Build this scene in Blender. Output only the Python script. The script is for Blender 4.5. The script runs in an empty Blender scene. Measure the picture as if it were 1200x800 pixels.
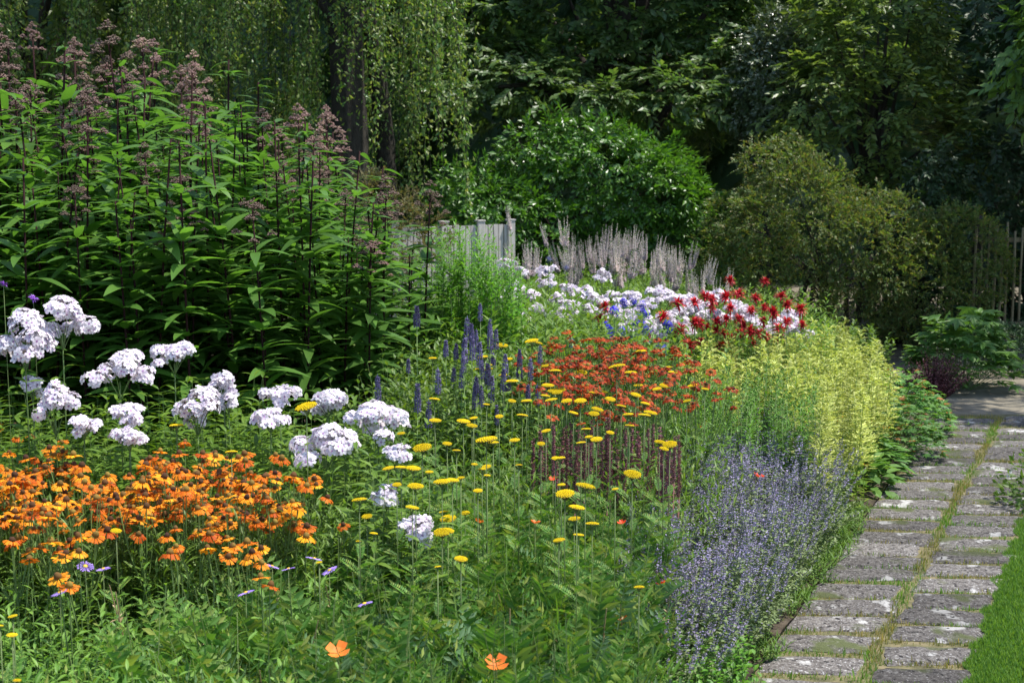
import bpy, math, numpy as np
from mathutils import Vector
from math import radians as R, sin, cos, pi, sqrt

# ------------------------------------------------------------------ camera, light, exposure
sc = bpy.context.scene
col = sc.collection
CAMH, PITCH, FPX = 1.8, math.atan(210 / 1600), 1600.0
cam_d = bpy.data.cameras.new('camera'); cam = bpy.data.objects.new('camera', cam_d); col.objects.link(cam)
cam.location = (0, 0, CAMH); cam.rotation_euler = (pi / 2 - PITCH, 0, 0)
cam_d.sensor_width = 36; cam_d.lens = FPX / 1200 * 36; cam_d.clip_end = 500; cam_d.clip_start = 0.05
cam_d.dof.use_dof = True; cam_d.dof.focus_distance = 5.6; cam_d.dof.aperture_fstop = 7.1
sc.camera = cam
SUN = Vector((0.42, 0.02, 0.90)).normalized()
world = bpy.data.worlds.new('World'); sc.world = world; world.use_nodes = True
wn = world.node_tree; wn.nodes.clear()
wo = wn.nodes.new('ShaderNodeOutputWorld'); wb = wn.nodes.new('ShaderNodeBackground'); ws = wn.nodes.new('ShaderNodeTexSky')
ws.sky_type = 'NISHITA'; ws.sun_disc = False
ws.sun_elevation = math.asin(SUN.z); ws.sun_rotation = math.atan2(SUN.x, SUN.y)
wb.inputs['Strength'].default_value = 0.15
wn.links.new(ws.outputs[0], wb.inputs[0]); wn.links.new(wb.outputs[0], wo.inputs[0])
sun_d = bpy.data.lights.new('sun', 'SUN'); sun_d.energy = 3.7; sun_d.angle = R(0.5); sun_d.color = (1, 0.95, 0.87)
sun = bpy.data.objects.new('sun', sun_d); col.objects.link(sun)
sun.rotation_euler = SUN.to_track_quat('Z', 'Y').to_euler()
sc.view_settings.view_transform = 'Standard'; sc.view_settings.look = 'None'
sc.view_settings.exposure = 1.0; sc.view_settings.gamma = 1.0; sc.view_settings.use_curve_mapping = False
sc.render.engine = 'CYCLES'
sc.cycles.max_bounces = 6; sc.cycles.diffuse_bounces = 3; sc.cycles.glossy_bounces = 2; sc.cycles.transmission_bounces = 4
sc.cycles.caustics_reflective = False; sc.cycles.caustics_refractive = False

rng = np.random.default_rng(7)
U = lambda a, b, n=None: rng.uniform(a, b, n)

def P(px, py, Y):
    """the world point seen at photo pixel (px,py), Y metres in front"""
    u = (px - 600) / FPX; v = (400 - py) / FPX
    d = Vector((u, cos(PITCH) + v * sin(PITCH), -sin(PITCH) + v * cos(PITCH)))
    return Vector((0, 0, CAMH)) + d * (Y / d.y)
def H(px, py, z=0.0):
    """where the ray of photo pixel (px,py) meets height z"""
    u = (px - 600) / FPX; v = (400 - py) / FPX
    d = Vector((u, cos(PITCH) + v * sin(PITCH), -sin(PITCH) + v * cos(PITCH)))
    return Vector((0, 0, CAMH)) + d * ((z - CAMH) / d.z)

# ------------------------------------------------------------------ mesh building
def norm(a): return a / np.maximum(np.linalg.norm(a, axis=-1, keepdims=True), 1e-9)
class MB:
    def __init__(s): s.V = []; s.F = []; s.M = []; s.n = 0
    def raw(s, V, F, m=0):
        V = np.asarray(V, float).reshape(-1, 3); F = np.asarray(F, int).reshape(-1, 3)
        s.V.append(V); s.F.append(F + s.n); s.n += len(V)
        s.M.append(np.full(len(F), m, int) if np.isscalar(m) else np.asarray(m, int)); return s
    def inst(s, tpl, T, pos, m=None):
        V, F, M = tpl; n = len(pos)
        if n == 0: return s
        VV = np.einsum('nij,vj->nvi', T, V) + np.asarray(pos)[:, None, :]
        FF = F[None] + (np.arange(n) * len(V))[:, None, None]
        MM = np.tile(M if m is None else np.full(len(F), m, int), n)
        return s.raw(VV.reshape(-1, 3), FF.reshape(-1, 3), MM)
    def arr(s): return np.concatenate(s.V), np.concatenate(s.F), np.concatenate(s.M)
    def tube(s, pts, rad, k=5, m=0):
        pts = np.asarray(pts, float); n = len(pts); rad = np.broadcast_to(np.asarray(rad, float), (n,))
        t = norm(np.gradient(pts, axis=0)); ref = np.array([0.31, 0.95, 0.05]) if abs(t[0][2]) > .5 else np.array([0.05, .1, 1.])
        a = norm(np.cross(t, ref)); b = np.cross(t, a)
        an = np.arange(k) * 2 * pi / k
        V = pts[:, None] + rad[:, None, None] * (np.cos(an)[None, :, None] * a[:, None] + np.sin(an)[None, :, None] * b[:, None])
        F = []
        for i in range(n - 1):
            for j in range(k):
                p, q = i * k + j, i * k + (j + 1) % k
                F += [(p, q, q + k), (p, q + k, p + k)]
        for j in range(1, k - 1): F.append(((n - 1) * k, (n - 1) * k + j, (n - 1) * k + j + 1))
        return s.raw(V.reshape(-1, 3), F, m)
    def mesh(s, name, mats, smooth=False):
        V, F, M = s.arr(); me = bpy.data.meshes.new(name)
        me.vertices.add(len(V)); me.vertices.foreach_set('co', V.astype(np.float32).ravel())
        me.loops.add(F.size); me.loops.foreach_set('vertex_index', F.astype(np.int32).ravel())
        me.polygons.add(len(F)); me.polygons.foreach_set('loop_start', np.arange(0, F.size, 3, dtype=np.int32))
        me.polygons.foreach_set('material_index', M.astype(np.int32))
        me.polygons.foreach_set('use_smooth', np.full(len(F), smooth))
        for m in mats: me.materials.append(m)
        me.update(calc_edges=True); return me
def TPL(V, F, m=0): F = np.array(F, int); return np.array(V, float), F, np.full(len(F), m, int)
def quads(*q):
    out = []
    for a, b, c, d in q: out += [(a, b, c), (a, c, d)]
    return out

def frames(d, up=None, roll=0.0, scale=1.0):
    """N matrices whose columns are axis d, side, normal"""
    d = norm(np.asarray(d, float)); n = len(d)
    if up is None: up = np.array([0, 0, 1.0])
    up = np.broadcast_to(up, (n, 3)) + 1e-4 * np.array([.3, .7, .1])
    z = norm(up - (up * d).sum(1, keepdims=True) * d); y = np.cross(z, d)
    roll = np.broadcast_to(np.asarray(roll, float), (n,))[:, None]
    y2 = y * np.cos(roll) + z * np.sin(roll); z2 = np.cross(d, y2)
    T = np.stack([d, y2, z2], axis=2)
    sc_ = np.asarray(scale, float)
    if sc_.ndim == 0: return T * sc_
    if sc_.ndim == 1: return T * sc_[:, None, None]
    return T * sc_[:, None, :]
def rotz(a, scale=1.0):
    a = np.asarray(a, float); c, s, o, z = np.cos(a), np.sin(a), np.ones_like(a), np.zeros_like(a)
    T = np.stack([np.stack([c, -s, z], -1), np.stack([s, c, z], -1), np.stack([z, z, o], -1)], 1)
    return T * np.asarray(scale)[..., None, None] if np.ndim(scale) else T * scale
def tilted(a, tx, ty, scale):
    """z-rotation, then lean by shear, uniform scale"""
    T = rotz(a, scale)
    L = np.tile(np.eye(3), (len(T), 1, 1)); L[:, 0, 2] = tx; L[:, 1, 2] = ty
    return L @ T

def leaf(w=.25, curl=-.25, fold=.12, seg=4, peak=.42, tip=0.0):
    """unit leaf along +x with midrib fold and droop"""
    t = np.linspace(0, 1, seg + 1); V = []; F = []
    for x in t:
        ww = w / 2 * (sin(pi * x ** (math.log(.5) / math.log(peak))) ** .8 if 0 < x < 1 else (.06 if x == 0 else tip + .01))
        z = curl * x * x
        V += [(x, 0, z), (x, ww, z + fold * ww * 2), (x, -ww, z + fold * ww * 2)]
    for i in range(seg):
        a = i * 3; F += quads((a, a + 3, a + 4, a + 1), (a, a + 2, a + 5, a + 3))
    return TPL(V, F)
DIA = TPL([(0, 0, 0), (.45, .25, .05), (1, 0, -.05), (.45, -.25, .05)], [(0, 2, 1), (0, 3, 2)])   # folded small leaf
DIA2 = TPL([(0, 0, 0), (.5, .16, .04), (1, 0, -.1), (.5, -.16, .04)], [(0, 2, 1), (0, 3, 2)])
BLADE = TPL([(-.03, 0, 0), (.03, 0, 0), (.02, .12, .6), (.0, .35, 1)], [(0, 1, 2), (0, 2, 3)])
def octa(): return TPL([(1, 0, 0), (-1, 0, 0), (0, 1, 0), (0, -1, 0), (0, 0, 1), (0, 0, -1)],
                       [(0, 2, 4), (2, 1, 4), (1, 3, 4), (3, 0, 4), (2, 0, 5), (1, 2, 5), (3, 1, 5), (0, 3, 5)])
OCT = octa()
def dome(k=10, rings=3, low=0.0):
    V = [(0, 0, 1)]; F = []
    for r in range(1, rings + 1):
        a = (pi / 2 - low) * r / rings
        V += [(sin(a) * cos(j * 2 * pi / k), sin(a) * sin(j * 2 * pi / k), cos(a)) for j in range(k)]
    for j in range(k): F.append((0, 1 + j, 1 + (j + 1) % k))
    for r in range(rings - 1):
        for j in range(k):
            a, b = 1 + r * k + j, 1 + r * k + (j + 1) % k; F += quads((a, a + k, b + k, b))
    b = 1 + (rings - 1) * k; c = len(V); V.append((0, 0, V[-1][2]))
    for j in range(k): F.append((c, b + (j + 1) % k, b + j))
    return TPL(V, F)
DOME = dome()

# ------------------------------------------------------------------ materials
MATS = {}
def _nt(name):
    m = bpy.data.materials.new(name); m.use_nodes = True; nt = m.node_tree; nt.nodes.clear(); return m, nt, nt.nodes.new, nt.links.new
def ramp(nt, cols):
    if len(cols) == 1: cols = list(cols) * 2
    r = nt.nodes.new('ShaderNodeValToRGB'); e = r.color_ramp.elements
    while len(e) < len(cols): e.new(.5)
    for i, c in enumerate(cols): e[i].position = i / (len(cols) - 1) if len(cols) > 1 else 0; e[i].color = (*c, 1)
    return r
def leafy(name, cols, trans=.35, tcol=None, rough=.5, spec=.4, objvar=.25, mixobj=0.0):
    """plant tissue: random colour for every leaf, light let through the leaf"""
    m, nt, N, L = _nt(name)
    if 'leaf' in name or name in ('geranium', 'lawn'):
        k = 1.0 if name in ('lime_leaf', 'dark_leaf', 'brown_leaf', 'beech_leaf', 'horn_leaf', 'glossy_leaf') else 1.22; cols = [(c[0] * k, c[1], c[2] * (.8 if k > 1 else 1)) for c in cols]
    out = N('ShaderNodeOutputMaterial'); pb = N('ShaderNodeBsdfPrincipled'); tr = N('ShaderNodeBsdfTranslucent'); mx = N('ShaderNodeMixShader')
    g = N('ShaderNodeNewGeometry'); oi = N('ShaderNodeObjectInfo'); r = ramp(nt, cols)
    if mixobj > 0:
        a = N('ShaderNodeMix'); a.data_type = 'FLOAT'; a.inputs[0].default_value = mixobj
        L(g.outputs['Random Per Island'], a.inputs[2]); L(oi.outputs['Random'], a.inputs[3]); L(a.outputs[0], r.inputs[0])
    else: L(g.outputs['Random Per Island'], r.inputs[0])
    h = N('ShaderNodeHueSaturation'); mr = N('ShaderNodeMapRange')
    mr.inputs['To Min'].default_value = 1 - objvar; mr.inputs['To Max'].default_value = 1 + objvar
    L(oi.outputs['Random'], mr.inputs['Value']); L(mr.outputs[0], h.inputs['Value']); L(r.outputs[0], h.inputs['Color'])
    L(h.outputs[0], pb.inputs['Base Color']); pb.inputs['Roughness'].default_value = rough
    pb.inputs['Specular IOR Level'].default_value = spec
    if trans > 0:
        mulc = N('ShaderNodeMix'); mulc.data_type = 'RGBA'; mulc.blend_type = 'MULTIPLY'; mulc.inputs[0].default_value = 1
        L(h.outputs[0], mulc.inputs[6]); mulc.inputs[7].default_value = (*(tcol or (1.5, 1.5, .7)), 1)
        L(mulc.outputs[2], tr.inputs[0]); mx.inputs[0].default_value = trans
        L(pb.outputs[0], mx.inputs[1]); L(tr.outputs[0], mx.inputs[2]); L(mx.outputs[0], out.inputs[0])
    else: L(pb.outputs[0], out.inputs[0])
    MATS[name] = m; return m
def surf(name, cols, scale=20, rough=.9, bump=.3, detail=8, spots=None, dist=.01, spec=.3, stretch=(1, 1, 1)):
    m, nt, N, L = _nt(name)
    out = N('ShaderNodeOutputMaterial'); pb = N('ShaderNodeBsdfPrincipled'); tc = N('ShaderNodeNewGeometry'); mp = N('ShaderNodeMapping')
    mp.inputs['Scale'].default_value = stretch; L(tc.outputs['Position'], mp.inputs[0])
    no = N('ShaderNodeTexNoise'); no.inputs['Scale'].default_value = scale; no.inputs['Detail'].default_value = detail; no.inputs['Roughness'].default_value = .65
    L(mp.outputs[0], no.inputs['Vector'])
    mr = N('ShaderNodeMapRange'); mr.inputs['From Min'].default_value = .3; mr.inputs['From Max'].default_value = .7; L(no.outputs[0], mr.inputs[0])
    r = ramp(nt, cols); L(mr.outputs[0], r.inputs[0]); c = r.outputs[0]
    for sp in (spots or []):
        vs, thr, sc2, kind = sp['col'], sp['thr'], sp['scale'], sp.get('kind', 'noise')
        t = N('ShaderNodeTexNoise'); t.inputs['Scale'].default_value = sc2; t.inputs['Detail'].default_value = sp.get('detail', 4)
        mp2 = N('ShaderNodeMapping'); mp2.inputs['Location'].default_value = (sc2, 3, 1); L(tc.outputs['Position'], mp2.inputs[0]); L(mp2.outputs[0], t.inputs['Vector'])
        st = N('ShaderNodeMapRange'); st.inputs['From Min'].default_value = thr; st.inputs['From Max'].default_value = thr + sp.get('soft', .04); L(t.outputs[0], st.inputs[0])
        mm = N('ShaderNodeMix'); mm.data_type = 'RGBA'; L(st.outputs[0], mm.inputs[0]); L(c, mm.inputs[6]); mm.inputs[7].default_value = (*vs, 1); c = mm.outputs[2]
    L(c, pb.inputs['Base Color']); pb.inputs['Roughness'].default_value = rough; pb.inputs['Specular IOR Level'].default_value = spec
    b = N('ShaderNodeBump'); b.inputs['Strength'].default_value = bump; b.inputs['Distance'].default_value = dist
    L(no.outputs[0], b.inputs['Height']); L(b.outputs[0], pb.inputs['Normal']); L(pb.outputs[0], out.inputs[0])
    MATS[name] = m; return m

G = lambda r, g, b: (r, g, b)
leafy('joe_leaf', [G(.052, .145, .03), G(.07, .19, .038), G(.095, .24, .05)], trans=.45, tcol=(1.3, 1.4, .7), rough=.42, spec=.5)
leafy('joe_stem', [G(.018, .006, .007), G(.028, .011, .01)], trans=0, rough=.8, spec=.12)
leafy('joe_flower', [G(.18, .14, .09), G(.26, .18, .14), G(.33, .19, .18), G(.32, .28, .16)], trans=.3, tcol=(1, 1, 1), rough=.8, mixobj=.55)
leafy('green_stem', [G(.10, .17, .04), G(.13, .2, .06)], trans=0, rough=.6)
leafy('phlox_leaf', [G(.05, .13, .015), G(.08, .18, .02), G(.11, .22, .03)], trans=.35)
leafy('phlox_petal', [G(.74, .69, .73), G(.80, .76, .78), G(.66, .56, .68)], trans=.3, tcol=(1, 1, 1), rough=.6, spec=.2, objvar=.05)
leafy('phlox_eye', [G(.42, .18, .42), G(.3, .12, .34)], trans=0)
leafy('phlox_bud', [G(.14, .09, .08), G(.28, .18, .26)], trans=0)
leafy('hel_petal', [G(.48, .06, .004), G(.64, .15, .006), G(.74, .26, .009), G(.80, .42, .015)], trans=.25, tcol=(1.1, .9, .5), rough=.6, spec=.2, objvar=.2, mixobj=.65)
leafy('hel_cone', [G(.05, .018, .01), G(.11, .05, .012), G(.19, .13, .02)], trans=0, rough=.95, mixobj=.9)
leafy('hel_leaf', [G(.06, .14, .02), G(.09, .2, .035), G(.12, .24, .05)], trans=.38)
leafy('red_petal', [G(.19, .015, .005), G(.34, .036, .007), G(.50, .10, .01)], trans=.2, tcol=(1.1, .7, .5), rough=.6, spec=.2, objvar=.15, mixobj=.4)
leafy('yarrow_disc', [G(.52, .36, .01), G(.66, .48, .012), G(.72, .55, .02), G(.60, .40, .01)], trans=.05, tcol=(1, 1, .6), rough=.95, spec=.05, objvar=.15, mixobj=.3)
leafy('yarrow_dark', [G(.26, .17, .015)], trans=0, rough=.95)
leafy('yarrow_green', [G(.11, .16, .05), G(.16, .21, .07)], trans=.15)
leafy('fern_leaf', [G(.045, .15, .025), G(.07, .20, .035), G(.11, .25, .05), G(.20, .29, .08)], trans=.35, rough=.6)
leafy('fern_blue', [G(.07, .15, .055), G(.11, .19, .08)], trans=.3, rough=.6)
leafy('aster_leaf', [G(.06, .16, .025), G(.09, .22, .035), G(.13, .28, .055)], trans=.38, rough=.5)
leafy('mid_leaf', [G(.07, .17, .025), G(.10, .23, .04), G(.15, .27, .05)], trans=.38, rough=.5)
leafy('bright_leaf', [G(.06, .21, .02), G(.09, .28, .03), G(.13, .33, .045)], trans=.4, rough=.5)
leafy('bluish_leaf', [G(.06, .19, .022), G(.09, .25, .035), G(.13, .3, .06)], trans=.35, rough=.5)
leafy('lime_leaf', [G(.40, .46, .12), G(.51, .56, .17), G(.60, .62, .23)], trans=.35, tcol=(1.2, 1.2, .6), rough=.6)
leafy('gold_leaf', [G(.12, .26, .03), G(.2, .34, .04)], trans=.4)
leafy('agas', [G(.11, .09, .18), G(.22, .19, .36), G(.05, .035, .06)], trans=.1, tcol=(1, 1, 1), rough=.7)
leafy('salvia', [G(.15, .055, .05), G(.21, .08, .075), G(.14, .06, .11)], trans=.1, tcol=(1, 1, 1), rough=.7, mixobj=.3)
leafy('catmint', [G(.27, .23, .37), G(.36, .31, .48), G(.18, .15, .20)], trans=.15, tcol=(1, 1, 1), rough=.7)
leafy('cat_leaf', [G(.11, .20, .09), G(.15, .25, .12), G(.20, .30, .17)], trans=.3, rough=.7)
leafy('veronica', [G(.66, .54, .58), G(.76, .66, .68), G(.56, .48, .38)], trans=.5, tcol=(1, 1, 1), rough=.8, mixobj=.4)
leafy('balm', [G(.42, .012, .02), G(.60, .02, .035), G(.30, .01, .015)], trans=.2, tcol=(1.1, .5, .5), rough=.6, objvar=.15)
leafy('blue_petal', [G(.035, .03, .42), G(.06, .05, .6)], trans=.2, tcol=(1, 1, 1.2))
leafy('thistle', [G(.10, .11, .24), G(.17, .18, .34)], trans=0)
leafy('violet', [G(.30, .18, .62), G(.42, .28, .75)], trans=.25, tcol=(1, 1, 1))
leafy('violet_deep', [G(.18, .05, .38), G(.3, .1, .5)], trans=.2, tcol=(1, 1, 1))
leafy('daisy_eye', [G(.7, .42, .03)], trans=0)
leafy('poppy', [G(.85, .16, .02), G(.9, .24, .03)], trans=.3, tcol=(1, .8, .6), objvar=.15, mixobj=1)
leafy('poppy_red', [G(.8, .05, .012), G(.85, .09, .02)], trans=.3, tcol=(1, .7, .6), objvar=.1)
leafy('dry', [G(.32, .24, .12), G(.22, .15, .07), G(.42, .34, .19)], trans=.1, tcol=(1, 1, 1), rough=.85)
leafy('birch_leaf', [G(.04, .12, .03), G(.07, .17, .04), G(.12, .22, .06), G(.20, .28, .11)], trans=.42, rough=.4, spec=.5)
leafy('beech_leaf', [G(.07, .15, .04), G(.10, .19, .05), G(.16, .24, .06)], trans=.45, rough=.42, spec=.5)
leafy('horn_leaf', [G(.08, .14, .03), G(.12, .19, .04), G(.22, .28, .07)], trans=.4, rough=.42, spec=.5)
leafy('glossy_leaf', [G(.05, .15, .015), G(.08, .21, .02), G(.12, .27, .03)], trans=.35, rough=.36, spec=.6)
leafy('holly_leaf', [G(.05, .10, .05), G(.08, .14, .08)], trans=.2, rough=.33, spec=.8)
leafy('olive_leaf', [G(.05, .115, .03), G(.075, .155, .04), G(.12, .19, .055), G(.13, .13, .05)], trans=.4, rough=.5)
leafy('lime_tree_leaf', [G(.05, .13, .03), G(.09, .19, .05)], trans=.35, rough=.5)
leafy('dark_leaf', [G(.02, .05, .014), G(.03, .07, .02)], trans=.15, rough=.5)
leafy('brown_leaf', [G(.13, .12, .04), G(.17, .14, .06), G(.12, .15, .04), G(.26, .19, .10)], trans=.25, rough=.7)
leafy('maple_leaf', [G(.05, .15, .03), G(.08, .2, .05), G(.11, .25, .06)], trans=.35, rough=.5)
leafy('barberry', [G(.10, .03, .04), G(.15, .045, .055), G(.22, .08, .09)], trans=.2, tcol=(1.2, .8, .8), rough=.45)
leafy('geranium', [G(.05, .17, .04), G(.08, .23, .055), G(.12, .28, .07)], trans=.35, rough=.5)
leafy('geranium_red', [G(.35, .12, .03), G(.3, .18, .05)], trans=.3)
leafy('lawn', [G(.065, .18, .03), G(.095, .23, .04), G(.14, .28, .055)], trans=.3, rough=.6)
leafy('dry_grass', [G(.12, .15, .035), G(.20, .19, .06), G(.32, .25, .11)], trans=.3, rough=.7)
leafy('white_petal', [G(.8, .8, .8)], trans=.2, tcol=(1, 1, 1))
leafy('catkin', [G(.4, .3, .16), G(.5, .36, .2)], trans=.2, tcol=(1, 1, 1))
surf('soil', [G(.025, .018, .012), G(.06, .045, .03), G(.10, .08, .055)], scale=14, bump=.9, dist=.03)
surf('ground', [G(.02, .018, .01), G(.045, .04, .022)], scale=3, bump=.5)
surf('moss', [G(.06, .055, .03), G(.12, .11, .05), G(.20, .16, .09)], scale=18, bump=.6)
surf('sand', [G(.10, .09, .065), G(.17, .15, .11), G(.24, .21, .16)], scale=9, bump=.4)
surf('lawn_soil', [G(.045, .085, .014), G(.07, .125, .02)], scale=12, bump=.5)
surf('slab', [G(.035, .031, .028), G(.125, .112, .102), G(.25, .235, .215)], scale=55, bump=1.0, dist=.012, detail=12,
     spots=[dict(col=G(.42, .41, .40), thr=.60, scale=110, soft=.06, detail=6), dict(col=G(.44, .43, .41), thr=.60, scale=9, detail=14, soft=.05), dict(col=G(.02, .018, .018), thr=.60, scale=45, soft=.05), dict(col=G(.09, .105, .04), thr=.57, scale=5, detail=8, soft=.08)])
surf('fence_wood', [G(.32, .295, .27), G(.46, .43, .40), G(.58, .55, .52)], scale=7, bump=.4, stretch=(14, 14, .8))
surf('gate_wood', [G(.12, .09, .05), G(.18, .145, .08), G(.24, .20, .12)], scale=7, bump=.4, stretch=(10, 10, .8))
surf('bark', [G(.025, .02, .016), G(.06, .05, .04)], scale=9, bump=1, dist=.03, stretch=(3, 3, .6))
surf('birch_bark', [G(.02, .017, .013), G(.05, .045, .036)], scale=9, bump=1, dist=.03, stretch=(3, 3, 1))
M = MATS
def slabvar():
    nt = M['slab'].node_tree; pb = [n for n in nt.nodes if n.type == 'BSDF_PRINCIPLED'][0]; src = pb.inputs['Base Color'].links[0].from_socket
    oi = nt.nodes.new('ShaderNodeObjectInfo'); mr = nt.nodes.new('ShaderNodeMapRange'); mr.inputs['To Min'].default_value = .45; mr.inputs['To Max'].default_value = 1.15
    h = nt.nodes.new('ShaderNodeHueSaturation'); nt.links.new(oi.outputs['Random'], mr.inputs[0]); nt.links.new(mr.outputs[0], h.inputs['Value']); nt.links.new(src, h.inputs['Color']); nt.links.new(h.outputs[0], pb.inputs['Base Color'])
slabvar()

# ------------------------------------------------------------------ things, parts, copies
def tag(o, label=None, cat=None, group=None, kind=None):
    if label: o['label'] = label
    if cat: o['category'] = cat
    if group: o['group'] = group
    if kind: o['kind'] = kind
    return o
def obj(name, me, parent=None, loc=(0, 0, 0)):
    o = bpy.data.objects.new(name, me); col.objects.link(o); o.location = loc
    if parent: o.parent = parent
    return o
def place(proto, name, label, cat, group=None, loc=(0, 0, 0), rz=0, s=1.0, lean=(0, 0)):
    """an Empty at the plant's base with one child per part; proto = [(part, mesh, loc, [(sub, mesh, loc)...])]"""
    e = bpy.data.objects.new(name, None); col.objects.link(e); e.empty_display_size = .1
    e.location = loc; e.rotation_euler = (lean[0], lean[1], rz); e.scale = (s, s, s) if np.isscalar(s) else s
    tag(e, label, cat, group)
    for p in proto:
        o = obj(p[0], p[1], e, p[2] if len(p) > 2 else (0, 0, 0))
        if len(p) > 3 and p[3] is not None: o.rotation_euler = p[3]
        if len(p) > 4:
            for q in p[4]: obj(q[0], q[1], o, q[2] if len(q) > 2 else (0, 0, 0))
    return e
def struct(name, me, kind='structure', label=None, cat=None):
    o = obj(name, me); return tag(o, label, cat, None, kind)

def inpoly(x, y, poly):
    poly = np.asarray(poly, float); n = len(poly); r = np.zeros(len(x), bool); j = n - 1
    for i in range(n):
        xi, yi, xj, yj = *poly[i], *poly[j]
        with np.errstate(divide='ignore', invalid='ignore'):
            r ^= ((yi > y) != (yj > y)) & (x < (xj - xi) * (y - yi) / (yj - yi) + xi)
        j = i
    return r
def drift(poly_px, z, spacing, jit=.45):
    """jittered grid of world (x,y) under the photo polygon traced at plant-top height z"""
    W = [H(px, py, z) for px, py in poly_px]; W = np.array([(w.x, w.y) for w in W])
    return field(W, spacing, jit)
def field(W, spacing, jit=.45):
    W = np.asarray(W, float)
    gx = np.arange(W[:, 0].min(), W[:, 0].max(), spacing); gy = np.arange(W[:, 1].min(), W[:, 1].max(), spacing * .87)
    X, Y = np.meshgrid(gx, gy); X = X + (np.arange(len(gy)) % 2)[:, None] * spacing * .5
    X = X.ravel() + U(-jit, jit, X.size) * spacing; Y = Y.ravel() + U(-jit, jit, Y.size) * spacing
    k = inpoly(X, Y, W); return np.stack([X[k], Y[k]], 1)
def edge_x(Y): return 0.91 + (Y - 4.8) * (3.0 - .91) / 4.75     # left edge of the path at depth Y

# ------------------------------------------------------------------ plant recipes
LANCE = leaf(.24, -.3, .1); BROAD = leaf(.42, -.22, .12); NARROW = leaf(.16, -.3, .1, seg=3); OVAL = leaf(.6, -.15, .12, seg=3, peak=.5)
def stem_pts(h, bend=.04, n=5):
    a = U(0, 2 * pi); t = np.linspace(0, 1, n); b = U(.2, 1) * bend * h
    return np.stack([cos(a) * b * t ** 2, sin(a) * b * t ** 2, h * t], 1)
def along(pts, t):
    tt = np.linspace(0, 1, len(pts)); return np.stack([np.interp(t, tt, pts[:, i]) for i in range(3)], -1)
def stem_leaves(mb, pts, tpl, n, L, t0=.1, t1=1, elev=(.1, .5), whorl=1, m=0, taper=.4, rollv=.3, phi0=None):
    h = max(n // whorl, 1); t = np.repeat(np.linspace(t0, t1, h), whorl); k = len(t)
    base = np.repeat(np.arange(h) * 2.4 + U(0, 6), whorl) + np.tile(np.arange(whorl) * 2 * pi / whorl, h) + U(-.3, .3, k)
    el = U(elev[0], elev[1], k); el = el + (t - .5) * .3
    d = np.stack([np.cos(base) * np.cos(el), np.sin(base) * np.cos(el), np.sin(el)], 1)
    s = L * U(.8, 1.15, k) * (1 - taper * ((t - t0) / max(t1 - t0, .01)) ** 2)
    mb.inst(tpl, frames(d, roll=U(-rollv, rollv, k), scale=s), along(pts, t), m)
def clump_tpl(tpl, nst, n, L, h, spread=.1, whorl=1, elev=(.2, .8), lean=.25, sm=None, stemr=.0025, t0=.15, mats=(0, 1)):
    """leafy many-stemmed clump as template arrays (material 0 leaf, 1 stem)"""
    mb = MB()
    for _ in range(nst):
        a = U(0, 2 * pi); r = spread * sqrt(U(0, 1)); hh = h * U(.75, 1.1); ln = U(0, lean) * hh
        a2 = a + U(-.6, .6); t = np.linspace(0, 1, 4)
        pts = np.stack([r * cos(a) + cos(a2) * ln * t ** 1.5, r * sin(a) + sin(a2) * ln * t ** 1.5, hh * t], 1)
        stem_leaves(mb, pts, tpl, n, L, t0, 1, elev, whorl, mats[0])
        mb.tube(pts, [stemr, stemr * .9, stemr * .7, stemr * .4], 3, mats[1])
    return mb.arr()
def stuff_patch(name, label, cat, tpls, pts, hs, mats, kind='stuff', smin=.85, smax=1.12):
    """one object holding many scattered clumps nobody could count"""
    mb = MB(); n = len(pts); which = rng.integers(0, len(tpls), n)
    P3 = np.column_stack([pts, np.zeros(n)]); sc_ = hs * U(smin, smax, n)
    for i, tp in enumerate(tpls):
        k = which == i
        mb.inst(tp, tilted(U(0, 6.3, k.sum()), U(-.08, .08, k.sum()), U(-.08, .08, k.sum()), sc_[k]), P3[k])
    o = obj(name, mb.mesh(name, mats)); return tag(o, label, cat, None, kind)

# ================================================================== SETTING
def sheet(name, poly, z, mat):
    me = bpy.data.meshes.new(name); me.from_pydata([(x, y, z) for x, y in poly], [], [tuple(range(len(poly)))]); me.materials.append(mat)
    return struct(name, me)
sheet('ground', [(-150, -60), (150, -60), (150, 250), (-150, 250)], 0, M['ground'])
pl = lambda y: edge_x(y); pc = lambda y: 1.31 + (y - 4.8) * (3.44 - 1.31) / 4.7; pr = lambda y: 1.69 + (y - 4.8) * (3.86 - 1.69) / 4.7
def bed():
    nx, ny = 150, 120; xs = np.linspace(-6, 4.2, nx); ys = np.linspace(1.2, 14.5, ny)
    X, Y = np.meshgrid(xs, ys); X = np.minimum(X, np.where(Y < 9.5, pl(Y) + .03, 2.95 + .0 * Y))
    Z = .012 + .02 * (np.sin(X * 9 + np.sin(Y * 7) * 2) * np.sin(Y * 11 + X * 3) + 1) * .5 + U(0, .012, X.shape)
    V = np.stack([X, Y, Z], -1).reshape(-1, 3); i = (np.arange(ny - 1)[:, None] * nx + np.arange(nx - 1)).ravel()
    F = np.concatenate([np.stack([i, i + 1, i + nx + 1], 1), np.stack([i, i + nx + 1, i + nx], 1)])
    struct('flower_bed_soil', MB().raw(V, F).mesh('flower_bed_soil', [M['soil']], True))
bed()
ya, yb = 2.0, 9.6
sheet('garden_path', [(pl(ya), ya), (pr(ya) + .02, ya), (pr(yb) + .02, yb), (pl(yb), yb)], .016, M['moss'])
sheet('lawn', [(pr(ya) + .02, ya), (14, ya - 3), (14, yb + .3), (pr(yb) + .02, yb)], .006, M['lawn_soil'])
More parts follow.
